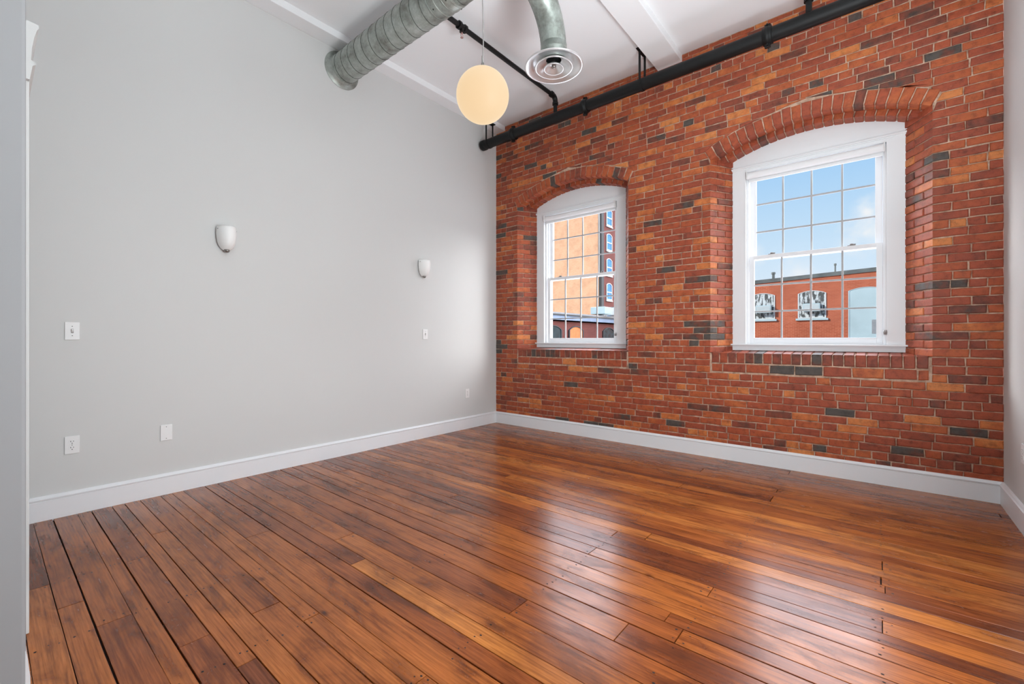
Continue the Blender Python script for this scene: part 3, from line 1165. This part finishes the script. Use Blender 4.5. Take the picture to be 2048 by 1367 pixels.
mb = MB()
mb.lathe([(0, 0), (0.06, 0), (0.058, -0.012), (0.03, -0.022), (0, -0.022)], (GX, GY, HC), (0, 0, 1), 32)
mb.build('ceiling_canopy', M['plate'], pen)

# ------------------------------------------------------------------ sprinkler pipework
PY, PZ, PR = -0.30, 3.648, 0.058
main = tag(empty('fire_main_pipe', (0.03, PY, PZ)), 'thick black horizontal pipe running along the top of the brick wall', 'pipe')
mb = MB()
mb.tube([(0.05, PY, PZ), (W - 0.002, PY, PZ)], PR, 32)
mb.build('pipe_run', M['black'], main)
mb = MB()
mb.lathe([(0, 0.018), (0.035, 0.019), (0.056, 0.026), (0.064, 0.036), (0.064, 0.088), (0.060, 0.094), (PR, 0.096)], (0, PY, PZ), (1, 0, 0), 32)
mb.build('end_cap', M['black'], main)
for xx in (0.555, 1.565, 3.30):
    mb = MB()
    mb.lathe([(PR, -0.034), (PR + 0.008, -0.034), (PR + 0.011, -0.03), (PR + 0.011, -0.016), (PR + 0.017, -0.012), (PR + 0.017, 0.012), (PR + 0.011, 0.016), (PR + 0.011, 0.03), (PR + 0.008, 0.034), (PR, 0.034)], (xx, PY, PZ), (1, 0, 0), 32)
    for s in (-1, 1):
        mb.box(xx - 0.022, xx + 0.022, PY - 0.014, PY + 0.014, PZ + s * (PR + 0.022) - 0.016, PZ + s * (PR + 0.022) + 0.016, bev=0.004)
        mb.tube([(xx, PY - 0.032, PZ + s * (PR + 0.024)), (xx, PY + 0.032, PZ + s * (PR + 0.024))], 0.008, 8)
    cp = mb.build('coupling', M['black'], main)


def hanger(x, top, label):
    h = tag(empty('pipe_hanger', (x, PY, PZ)), label, 'pipe hanger', 'strap hangers of the black pipe')
    mb = MB()
    ring = [(PY + (PR + 0.0035) * math.cos(a), PZ + (PR + 0.0035) * math.sin(a)) for a in [PI + PI * q / 20 for q in range(21)]]
    ring = [(PY - PR - 0.0035, top)] + ring + [(PY + PR + 0.0035, top)]
    t = 0.0022
    w_ = 0.011
    vs, fs = [], []
    for q, (yy, zz) in enumerate(ring):
        d = Vector((yy - PY, zz - PZ))
        if zz > PZ:
            d = Vector((yy - PY, 0))
        d.normalize()
        for s, xx in ((0, x - w_), (0, x + w_), (1, x + w_), (1, x - w_)):
            vs.append((xx, yy + d.x * t * s * 2 - d.x * t, zz + d.y * t * s * 2 - d.y * t))
    for q in range(len(ring) - 1):
        for s in range(4):
            fs.append((q * 4 + s, q * 4 + (s + 1) % 4, (q + 1) * 4 + (s + 1) % 4, (q + 1) * 4 + s))
    mb.add(vs, fs)
    mb.build('strap', M['black'], h)
    mb = MB()
    mb.box(x - 0.03, x + 0.03, PY - 0.085, PY + 0.085, top - 0.004, top + 0.004 if top < HC - 0.01 else top, bev=0.001)
    mb.build('ceiling_plate', M['black'], h)


hanger(0.155, 3.911, 'black strap hanger around the capped end of the black pipe')
hanger(2.21, HC - 0.0005, 'black strap hanger holding the black pipe beside the white ceiling beam')

# branch pipe over the room with one sprinkler head
BX, BZ, BR = 1.175, 3.888, 0.0215
br = tag(empty('sprinkler_branch_pipe', (BX, PY, PZ + PR)), 'thin black branch pipe crossing the ceiling behind the globe lamp', 'pipe')


def branch(t, x):
    mb = MB()
    mb.tube([(x, PY - 0.05, BZ), (x, YP + 0.02, BZ)], BR, 20)
    mb.build('pipe_run', M['black'], t)
    mb = MB()
    pts = [(x, PY - 0.075, BZ)]
    for q in range(9):
        a = PI / 2 * q / 8
        pts.append((x, PY - 0.05 + 0.05 * math.sin(a), BZ - 0.05 + 0.05 * math.cos(a)))
    pts += [(x, PY, BZ - 0.075)]
    mb.tube(pts, BR + 0.007, 20)
    mb.tube([(x, PY - 0.062, BZ), (x, PY - 0.085, BZ)], BR + 0.012, 20)
    mb.tube([(x, PY, BZ - 0.065), (x, PY, BZ - 0.09)], BR + 0.012, 20)
    mb.build('elbow', M['black'], t)
    mb = MB()
    mb.tube([(x, PY, BZ - 0.08), (x, PY, PZ + PR)], BR, 20)
    mb.build('riser', M['black'], t)


branch(br, BX)
SY = -1.765
mb = MB()
mb.tube([(BX, SY - 0.045, BZ), (BX, SY + 0.045, BZ)], BR + 0.006, 20)
for s in (-1, 1):
    mb.tube([(BX, SY + s * 0.045, BZ), (BX, SY + s * 0.022, BZ)], BR + 0.013, 20)
mb.tube([(BX, SY, BZ), (BX, SY, BZ - 0.045)], BR, 16)
mb.build('tee_fitting', M['black'], br)
mb = MB()
mb.lathe([(0, 0), (0.009, 0), (0.009, -0.014), (0.005, -0.016), (0, -0.016)], (BX, SY, BZ - 0.045), (0, 0, 1), 12)
for s in (-1, 1):
    mb.tube([(BX, SY + s * 0.007, BZ - 0.058), (BX, SY + s * 0.013, BZ - 0.075), (BX, SY + s * 0.002, BZ - 0.092)], 0.0025, 6)
mb.lathe([(0, 0), (0.014, 0), (0.014, -0.002), (0, -0.002)], (BX, SY, BZ - 0.093), (0, 0, 1), 16)
mb.build('sprinkler_head', M['brass'], br)
br2 = tag(empty('sprinkler_branch_pipe', (3.585, PY, PZ + PR)), 'short black pipe rising from the thick pipe right of the beam', 'pipe')
branch(br2, 3.585)


# ------------------------------------------------------------------ things on the walls
def sconce(y, z, label):
    t = tag(empty('wall_sconce', (0, y, z)), label, 'wall lamp', 'white half-bowl wall sconces')
    mb = MB()
    pr = [(0.060, 0.088), (0.063, 0.092), (0.066, 0.088), (0.0685, 0.06), (0.069, 0.03), (0.067, 0.0), (0.062, -0.03), (0.053, -0.057), (0.040, -0.077), (0.024, -0.09), (0.0, -0.092)]
    mb.lathe(pr, (0.018, y, z), (0, 0, 1), 40, arc=PI, start=-PI / 2, ref=(1, 0, 0), sx=1.38)
    mb.lathe([(0.0, 0.07), (0.060, 0.088)], (0.018, y, z), (0, 0, 1), 40, arc=PI, start=-PI / 2, ref=(1, 0, 0), sx=1.38)
    mb.build('ceramic_shade', M['ceramic'], t)
    mb = MB()
    pl = [(0.062, 0.085), (0.064, 0.03), (0.055, -0.03), (0.032, -0.075), (0.0, -0.088)]
    out = [(y + a, z + b) for a, b in pl] + [(y - a, z + b) for a, b in reversed(pl[:-1])]
    mb.prism(out, 0, 0.0, 0.0185)
    mb.build('back_plate', M['steel'], t)
    mb = MB()
    mb.lathe([(0, -0.018), (0.012, -0.017), (0.019, -0.008), (0.021, 0.004), (0.0, 0.006)], (0.034, y, z - 0.092), (0, 0, 1), 20)
    mb.build('finial', M['steel'], t)
    for s in (-1, 1):
        a = s * 1.28
        mb = MB()
        ax = (math.cos(a), math.sin(a), 0)
        mb.lathe([(0.0042, 0), (0.0042, 0.003), (0, 0.004)], (0.018 + 0.0672 * 1.38 * math.cos(a), y + 0.0672 * math.sin(a), z + 0.068), ax, 10)
        mb.build('screw', M['cord'], t)


sconce(-3.238, 1.925, 'white ceramic half-bowl sconce on the grey wall, the larger nearer one')
sconce(-1.262, 1.934, 'white ceramic half-bowl sconce on the grey wall, nearer the brick wall')


def wall_plate(name, y, z, label, cat, kind, group=None, x=0.0, sgn=1, w_=0.070, h_=0.114):
    t = tag(empty(name, (x, y, z)), label, cat, group)

    def bx(mb, a0, a1, y0, y1, z0, z1, bev, mi=0):
        xa, xb = sorted((x + sgn * a0, x + sgn * a1))
        mb.box(xa, xb, y + y0, y + y1, z + z0, z + z1, mi, bev)

    def disc(mb, yy, zz, r, d0, d1, mi=0, seg=20, flat=1.0):
        mb.lathe([(r, d0), (r * 0.96, d1), (0, d1)], (x, y + yy, z + zz), (sgn, 0, 0), seg, mi)
    mb = MB()
    bx(mb, 0, 0.0075, -w_ / 2, w_ / 2, -h_ / 2, h_ / 2, 0.0035)
    mb.build('cover_plate', M['plate'], t)
    if kind == 'switch':
        mb = MB()
        bx(mb, 0.0072, 0.0088, -0.006, 0.006, -0.0135, 0.0135, 0.0005)
        mb.build('switch_slot', M['cord'], t)
        mb = MB()
        vs = [(0.008, -0.0045, -0.009), (0.008, 0.0045, -0.009), (0.008, 0.0045, 0.006), (0.008, -0.0045, 0.006), (0.021, -0.004, 0.004), (0.021, 0.004, 0.004), (0.021, 0.004, 0.011), (0.021, -0.004, 0.011)]
        mb.add([(x + sgn * a, y + b, z + c_) for a, b, c_ in vs], [(0, 1, 2, 3), (4, 5, 6, 7), (0, 1, 5, 4), (2, 3, 7, 6), (1, 2, 6, 5), (0, 3, 7, 4)])
        mb.build('toggle', M['plate'], t)
        sc = (0.030, -0.030)
    elif kind == 'outlet':
        for s in (-1, 1):
            mb = MB()
            pts = []
            for q in range(32):
                a = 2 * PI * q / 32
                pts.append((y + max(-0.0165, min(0.0165, 0.0175 * math.cos(a))), z + s * 0.0195 + max(-0.0135, min(0.0135, 0.0175 * math.sin(a)))))
            mb.prism(pts, 0, *sorted((x + sgn * 0.006, x + sgn * 0.0092)))
            for dy, hh in ((-0.0065, 0.0045), (0.0065, 0.0035)):
                bx(mb, 0.0090, 0.0094, dy - 0.0013, dy + 0.0013, s * 0.0195 + 0.004 - hh, s * 0.0195 + 0.004 + hh, 0, 1)
            disc(mb, 0, s * 0.0195 - 0.0085, 0.0028, 0.009, 0.0094, 1, 12)
            mb.build('receptacle', [M['plate'], M['slot']], t)
        sc = (0.0,)
    else:
        sc = (0.042, -0.042)
    for zz in sc:
        mb = MB()
        disc(mb, 0, zz, 0.003, 0.007, 0.0085, 0, 12)
        mb.build('screw', M['cord'], t)
    return t


wall_plate('light_switch', -4.107, 1.182, 'white toggle light switch directly above the left outlet on the grey wall', 'light switch', 'switch')
wall_plate('light_switch', -1.223, 1.185, 'white toggle light switch below the sconce nearer the brick wall', 'light switch', 'switch')
wall_plate('electrical_outlet', -4.108, 0.447, 'white duplex outlet on the grey wall directly below a light switch', 'outlet', 'outlet')
wall_plate('electrical_outlet', -0.550, 0.443, 'white duplex outlet low on the grey wall close to the brick corner', 'outlet', 'outlet')
wall_plate('electrical_outlet', -0.548, 0.452, 'white duplex outlet on the right-hand wall, cut by the picture edge', 'outlet', 'outlet', x=W, sgn=-1)
wall_plate('blank_wall_plate', -3.618, 0.447, 'white blank cover plate low on the grey wall, between outlet and corner', 'wall plate', 'blank')


# ------------------------------------------------------------------ outside
mb = MB()
mb.box(-90, 90, 0.5, 110, -7.2, -7.0)
struct(mb.build('ground', M['ground']))
# unseen pale slab added outside the windows to bounce light up at the arches
mb = MB()
mb.box(-7.7, 12, 0.47, 10.0, 0.1, 0.45)
struct(mb.build('bounce_slab', M['bounce_pale']))


def arched_poly(c, half, z0, zs, rise, n=10):
    """polygon of an arched opening: coordinates (along, z)"""
    pts = [(c - half, z0), (c + half, z0)]
    R = (half * half + rise * rise) / (2 * rise)
    zc = zs + rise - R
    for i in range(n + 1):
        a = c + half - 2 * half * i / n
        pts.append((a, zc + math.sqrt(max(0, R * R - (a - c) ** 2))))
    return pts


def arched_frame(mb, c, half, z0, zs, rise, axis, p0, p1, t, mi=0):
    """frame ring between an arched outline and its inset"""
    A = arched_poly(c, half, z0, zs, rise)
    B = arched_poly(c, half - t, z0 + t, zs, rise - t * 0.6)
    n = len(A)
    for i in range(n):
        j = (i + 1) % n
        mb.prism([A[i], A[j], B[j], B[i]], axis, p0, p1, mi)


# long brick mill across the yard (parallel to the room's brick wall)
FY = 24.0
mill = tag(empty('brick_mill_building', (3, FY, -7)), 'sunlit low red brick building across the yard, seen through the right window', 'building')
mb = MB()
mb.prism([(-6.2, -7), (18, -7), (18, 5.22), (-6.2, 4.28)], 1, FY, FY + 9)
mb.build('wall', M['ext_red'], mill)
mb = MB()
mb.prism([(-6.25, 4.10), (18.05, 5.06), (18.05, 5.25), (-6.25, 4.31)], 1, FY - 0.06, FY + 9)
mb.build('parapet', M['ext_tar'], mill)
for c in (-1.09, 1.255):
    mb = MB()
    arched_frame(mb, c, 0.63, 2.24, 3.58, 0.15, 1, FY - 0.05, FY + 0.02, 0.06)
    mb.box(c - 0.60, c + 0.60, FY - 0.045, FY, 2.95, 3.0)
    f = mb.build('window', M['ext_white'], mill)
    mb = MB()
    mb.prism(arched_poly(c, 0.59, 2.28, 3.57, 0.12), 1, FY - 0.02, FY + 0.01)
    mb.build('pane', M['ext_streak'], f)
    mb = MB()
    mb.box(c - 0.72, c + 0.72, FY - 0.12, FY, 2.14, 2.24)
    mb.build('sill', M['ext_board'], f)
for c, lb in ((-0.98, 'grey air conditioner box in the partly hidden window of the red mill'), (1.27, 'grey air conditioner box in the middle window of the red mill')):
    a = empty('window_air_conditioner', (c, FY - 0.2, 2.62))
    tag(a, lb, 'air conditioner', 'air conditioners in the mill windows')
    mb = MB()
    mb.box(c - 0.38, c + 0.38, FY - 0.40, FY - 0.05, 2.60, 3.02, bev=0.02)
    mb.build('case', M['ext_board'], a)
    mb = MB()
    for q in range(6):
        mb.box(c - 0.32, c + 0.32, FY - 0.41, FY - 0.395, 2.66 + q * 0.055, 2.69 + q * 0.055)
    mb.build('grille', M['ext_white'], a)
mb = MB()
arched_frame(mb, 3.55, 0.74, 1.10, 3.60, 0.16, 1, FY - 0.04, FY + 0.02, 0.05)
f = mb.build('window', M['ext_board'], mill)
mb = MB()
mb.prism(arched_poly(3.55, 0.70, 1.15, 3.59, 0.13), 1, FY - 0.02, FY + 0.01)
mb.build('boarding', M['ext_board'], f)
mb = MB()
mb.box(3.75, 4.1, FY - 0.03, FY - 0.01, 1.4, 2.1)
mb.build('patch', M['ext_roof'], f)
for x, h_, r_ in ((-0.59, 0.34, 0.075), (2.25, 0.42, 0.04)):
    mb = MB()
    zt = 4.28 + (x + 6.2) * 0.0388
    mb.tube([(x, FY + 0.3, zt - 0.05), (x, FY + 0.3, zt + h_)], r_, 12)
    mb.tube([(x, FY + 0.3, zt + h_ - 0.02), (x, FY + 0.3, zt + h_ + 0.08)], r_ * 1.5, 12)
    mb.build('vent_pipe', M['ext_tar'], mill)

# low wing with eaves, running away from the left window
WX = -8.0
wing = tag(empty('brick_wing', (WX, 20, -7)), 'shaded low brick wing with a white roof, seen low in the left window', 'building')
mb = MB()
mb.box(WX - 6, WX, 3, 36, -7, 2.06)
mb.prism([(WX - 6, 2.0), (WX, 2.0), (WX, 2.3), (WX - 6, 2.86)], 1, 3, 36)
mb.build('wall', M['ext_dark'], wing)
mb = MB()
mb.box(WX, WX + 0.18, 2.8, 36.2, 2.06, 2.28)
mb.build('fascia', M['ext_fascia'], wing)
mb = MB()
mb.box(WX - 0.05, WX + 0.22, 2.8, 36.2, 2.28, 2.345)
mb.build('gutter', M['ext_soffit'], wing)
mb = MB()
mb.prism([(WX + 0.2, 2.345), (WX + 0.2, 2.42), (WX - 6, 3.10), (WX - 6, 2.9)], 1, 2.8, 36.2)
mb.build('roof', M['ext_roof'], wing)
for q, (yc, mat) in enumerate(((8.2, 'ext_teal'), (11.55, 'ext_wood'), (13.05, 'ext_teal'), (15.1, 'ext_wood'), (18.66, 'ext_teal'), (22.2, 'ext_wood'))):
    mb = MB()
    arched_frame(mb, yc, 0.70, -0.4, 1.58, 0.22, 0, WX - 0.02, WX + 0.06, 0.08)
    f = mb.build('window', M['ext_soffit'], wing)
    mb = MB()
    mb.prism(arched_poly(yc, 0.63, -0.33, 1.57, 0.18), 0, WX - 0.02, WX + 0.03)
    mb.build('pane', M[mat], f)
for yc, xx, s, lb, mt in ((22.4, -9.55, 1.0, 'white rooftop air conditioning unit nearer the eave of the wing', 'ext_white'), (20.75, -9.6, 0.9, 'grey rooftop unit beside the white one on the wing roof', 'ext_board')):
    zb = 2.42 + (WX + 0.2 - xx) * 0.11
    a = tag(empty('rooftop_unit', (xx, yc, zb)), lb, 'rooftop unit', 'units on the wing roof')
    mb = MB()
    mb.box(xx - 0.5, xx + 0.5, yc - 0.45, yc + 0.45, zb + 0.08, zb + 0.08 + 0.5 * s, bev=0.03)
    mb.build('case', M[mt], a)
    mb = MB()
    mb.lathe([(0.3, 0), (0.3, 0.05), (0.24, 0.06), (0, 0.06)], (xx, yc, zb + 0.08 + 0.5 * s), (0, 0, 1), 24)
    mb.build('fan_guard', M['ext_tar'], a)

# tall mill with a blank sunlit side
TX, TY = -25.17, 49.29
tall = tag(empty('tall_brick_building', (TX - 12, TY + 10, -7)), 'tall mill with a blank sunlit orange wall and shaded windowed side', 'building')
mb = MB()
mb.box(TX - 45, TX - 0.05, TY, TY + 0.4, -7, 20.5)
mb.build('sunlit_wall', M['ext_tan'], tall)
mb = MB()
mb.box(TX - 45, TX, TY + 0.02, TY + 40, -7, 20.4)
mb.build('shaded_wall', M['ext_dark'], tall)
mb = MB()
mb.box(TX - 0.1, TX + 0.35, TY - 0.12, TY + 0.55, -7, 20.4)
mb.build('downpipe', M['ext_soffit'], tall)
for col in range(3):
    yc = 51.93 + col * 3.9
    for q in range(6):
        zb = 3.15 + q * 3.455 if q else 3.15
        zb = 13.5 + (q - 4) * 3.47 + 0.0
        mb = MB()
        arched_frame(mb, yc, 0.86, zb, zb + 2.1, 0.32, 0, TX - 0.02, TX + 0.10, 0.17)
        mb.box(TX - 0.02, TX + 0.10, yc - 0.75, yc + 0.75, zb + 1.05, zb + 1.2)
        mb.box(TX, TX + 0.14, yc - 0.95, yc + 0.95, zb - 0.16, zb)
        f = mb.build('window', M['ext_white'], tall)
        mb = MB()
        mb.prism(arched_poly(yc, 0.74, zb + 0.1, zb + 2.08, 0.26), 0, TX - 0.02, TX + 0.04)
        mb.build('pane', M['ext_pane'], f)

# ------------------------------------------------------------------ light
wd = bpy.data.worlds.new('World')
scene.world = wd
wd.use_nodes = True
t = wd.node_tree
for n_ in list(t.nodes):
    t.nodes.remove(n_)


def wn(typ, **kw):
    nd = t.nodes.new(typ)
    for k_, v in kw.items():
        setattr(nd, k_, v)
    return nd


tc = wn('ShaderNodeTexCoord')
sp = wn('ShaderNodeSeparateXYZ')
t.links.new(tc.outputs['Generated'], sp.inputs[0])
sky = wn('ShaderNodeValToRGB')
cr = sky.color_ramp
stops = [(0.0, (0.25, 0.25, 0.25)), (0.495, (0.30, 0.30, 0.30)), (0.502, lin((232, 242, 252))[:3]), (0.545, lin((222, 237, 251))[:3]), (0.60, lin((198, 226, 250))[:3]), (0.65, lin((172, 212, 248))[:3]), (0.80, lin((140, 190, 240))[:3])]
while len(cr.elements) < len(stops):
    cr.elements.new(0.5)
for e, (p, c_) in zip(cr.elements, stops):
    e.position = p
    e.color = tuple(c_) + (1,)
ma = wn('ShaderNodeMath', operation='MULTIPLY_ADD')
ma.inputs[1].default_value = 0.5
ma.inputs[2].default_value = 0.5
t.links.new(sp.outputs[2], ma.inputs[0])
t.links.new(ma.outputs[0], sky.inputs[0])
# glow added in the unseen upper sky for floor reflections, small puffs lower down
nz = wn('ShaderNodeTexNoise')
nz.inputs['Scale'].default_value = 3.2
nz.inputs['Detail'].default_value = 7
nz.inputs['Roughness'].default_value = 0.6
mp = wn('ShaderNodeMapping')
mp.inputs['Scale'].default_value = (1, 1, 2.2)
t.links.new(tc.outputs['Generated'], mp.inputs[0])
t.links.new(mp.outputs[0], nz.inputs['Vector'])
rise = wn('ShaderNodeMapRange')
rise.inputs['From Min'].default_value = 0.33
rise.inputs['From Max'].default_value = 0.46
t.links.new(sp.outputs[2], rise.inputs['Value'])
upper_glow = wn('ShaderNodeMath', operation='MULTIPLY_ADD')
upper_glow.inputs[1].default_value = 0.5
upper_glow.inputs[2].default_value = 0.72
t.links.new(nz.outputs['Fac'], upper_glow.inputs[0])
amt = wn('ShaderNodeMath', operation='MULTIPLY', use_clamp=True)
t.links.new(upper_glow.outputs[0], amt.inputs[0])
t.links.new(rise.outputs[0], amt.inputs[1])
mx1 = wn('ShaderNodeMix', data_type='RGBA')
ym_ = wn('ShaderNodeMapRange')
ym_.inputs['From Min'].default_value = 0.05
ym_.inputs['From Max'].default_value = 0.30
t.links.new(sp.outputs[1], ym_.inputs['Value'])
am2 = wn('ShaderNodeMath', operation='MULTIPLY')
t.links.new(amt.outputs[0], am2.inputs[0])
t.links.new(ym_.outputs[0], am2.inputs[1])
t.links.new(am2.outputs[0], mx1.inputs[0])
# unseen glow added at both sides to light the reveals (towards +x and -x, in the half of the sky before the windows)
side_glow = []
for sgn, lo_, lo_el, val in ((1, 0.50, 0.04, 17.0), (-1, 0.66, 0.24, 36.0)):
    az = wn('ShaderNodeMapRange')
    az.inputs['From Min'].default_value = lo_
    az.inputs['From Max'].default_value = lo_ + 0.12
    sx_ = wn('ShaderNodeMath', operation='MULTIPLY')
    sx_.inputs[1].default_value = sgn
    t.links.new(sp.outputs[0], sx_.inputs[0])
    t.links.new(sx_.outputs[0], az.inputs['Value'])
    e1 = wn('ShaderNodeMapRange')
    e1.inputs['From Min'].default_value = lo_el
    e1.inputs['From Max'].default_value = lo_el + 0.1
    t.links.new(sp.outputs[2], e1.inputs['Value'])
    m1 = wn('ShaderNodeMath', operation='MULTIPLY')
    t.links.new(az.outputs[0], m1.inputs[0])
    t.links.new(e1.outputs[0], m1.inputs[1])
    m2 = wn('ShaderNodeMath', operation='MULTIPLY')
    t.links.new(m1.outputs[0], m2.inputs[0])
    t.links.new(ym_.outputs[0], m2.inputs[1])
    side_glow.append((m2.outputs[0], val))

t.links.new(sky.outputs[0], mx1.inputs[6])
mx1.inputs[7].default_value = (9.0, 9.6, 10.8, 1)
# puffs
last = mx1.outputs[2]
for fac, val in side_glow:
    mb_ = wn('ShaderNodeMix', data_type='RGBA')
    t.links.new(fac, mb_.inputs[0])
    t.links.new(last, mb_.inputs[6])
    mb_.inputs[7].default_value = (val, val * 1.0, val * 1.02, 1)
    last = mb_.outputs[2]
cur = None
for (dx_, dy_, dz_), rad in (((-0.028, 1.31, 0.245), 0.05), ((-0.02, 1.31, 0.30), 0.035), ((-0.25, 1.14, 0.19), 0.05), ((-0.14, 1.2, 0.14), 0.05)):
    d = Vector((dx_, dy_, dz_)).normalized()
    dp_ = wn('ShaderNodeVectorMath', operation='DISTANCE')
    t.links.new(tc.outputs['Generated'], dp_.inputs[0])
    dp_.inputs[1].default_value = d
    mr = wn('ShaderNodeMapRange')
    mr.inputs['From Min'].default_value = rad * 1.3
    mr.inputs['From Max'].default_value = 0.0
    t.links.new(dp_.outputs['Value'], mr.inputs['Value'])
    if cur is None:
        cur = mr.outputs[0]
    else:
        ad = wn('ShaderNodeMath', operation='MAXIMUM')
        t.links.new(cur, ad.inputs[0])
        t.links.new(mr.outputs[0], ad.inputs[1])
        cur = ad.outputs[0]
n2 = wn('ShaderNodeTexNoise')
n2.inputs['Scale'].default_value = 38
n2.inputs['Detail'].default_value = 5
t.links.new(tc.outputs['Generated'], n2.inputs['Vector'])
mm = wn('ShaderNodeMath', operation='MULTIPLY')
t.links.new(cur, mm.inputs[0])
t.links.new(n2.outputs['Fac'], mm.inputs[1])
mr = wn('ShaderNodeMapRange')
mr.inputs['From Min'].default_value = 0.16
mr.inputs['From Max'].default_value = 0.62
t.links.new(mm.outputs[0], mr.inputs['Value'])
mx2 = wn('ShaderNodeMix', data_type='RGBA')
t.links.new(mr.outputs[0], mx2.inputs[0])
t.links.new(last, mx2.inputs[6])
mx2.inputs[7].default_value = (0.9, 0.92, 0.95, 1)
bg = wn('ShaderNodeBackground')
bg.inputs[1].default_value = 1.0
t.links.new(mx2.outputs[2], bg.inputs[0])
wo = wn('ShaderNodeOutputWorld')
t.links.new(bg.outputs[0], wo.inputs[0])

sun = bpy.data.lights.new('sun', 'SUN')
sun.energy = 4.6
sun.angle = math.radians(0.53)
sun.color = (1.0, 0.95, 0.87)
so = bpy.data.objects.new('sun', sun)
so.rotation_euler = Vector((1.0, 1.25, -0.80)).to_track_quat('-Z', 'Y').to_euler()
so.location = (-20, -20, 25)
COL.objects.link(so)


def area_lamp(name, loc, target, sx, sy, power, col=(1, 1, 1)):
    l = bpy.data.lights.new(name, 'AREA')
    l.shape = 'RECTANGLE'
    l.size, l.size_y = sx, sy
    l.energy = power
    l.color = col
    o = bpy.data.objects.new(name, l)
    o.location = loc
    o.rotation_euler = (Vector(target) - Vector(loc)).to_track_quat('-Z', 'Y').to_euler()
    COL.objects.link(o)
    return o


LC = (0.905, 0.99, 1.04)
# fill lights added out of frame to brighten the room, not lamps it has
area_lamp('overhead_fill', (4.2, -3.2, 3.75), (0.0, -2.7, 1.1), 1.4, 1.0, 13, LC)
area_lamp('right_wall_fill', (4.55, -2.9, 1.95), (5.05, -2.9, 4.0), 0.18, 2.2, 135, LC)
area_lamp('side_fill', (4.6, -2.7, 1.3), (0.0, -2.7, 1.6), 1.2, 1.2, 61, LC)
area_lamp('rear_fill', (3.2, -7.6, 2.5), (2.0, 0, 1.6), 2.6, 2.0, 34, LC)
area_lamp('floor_fill', (4.5, -2.8, 0.3), (4.4, -2.8, 4.0), 0.2, 1.8, 58, LC)

# ------------------------------------------------------------------ camera
cam = bpy.data.cameras.new('camera')
cam.sensor_width = 36.0
cam.lens = 881.67 / 2048 * 36.0
cam.shift_y = -5.9 / 2048
cam.clip_start = 0.02
cam.clip_end = 500
co = bpy.data.objects.new('camera', cam)
co.location = (4.0094, -4.4803, 1.13)
co.rotation_euler = (PI / 2, 0, 0.6937)
COL.objects.link(co)
scene.camera = co

scene.cycles.sample_clamp_indirect = 4.0
vs_ = scene.view_settings
vs_.view_transform = 'Standard'
vs_.look = 'None'
vs_.exposure = 0.0
vs_.gamma = 1.0
vs_.use_curve_mapping = False
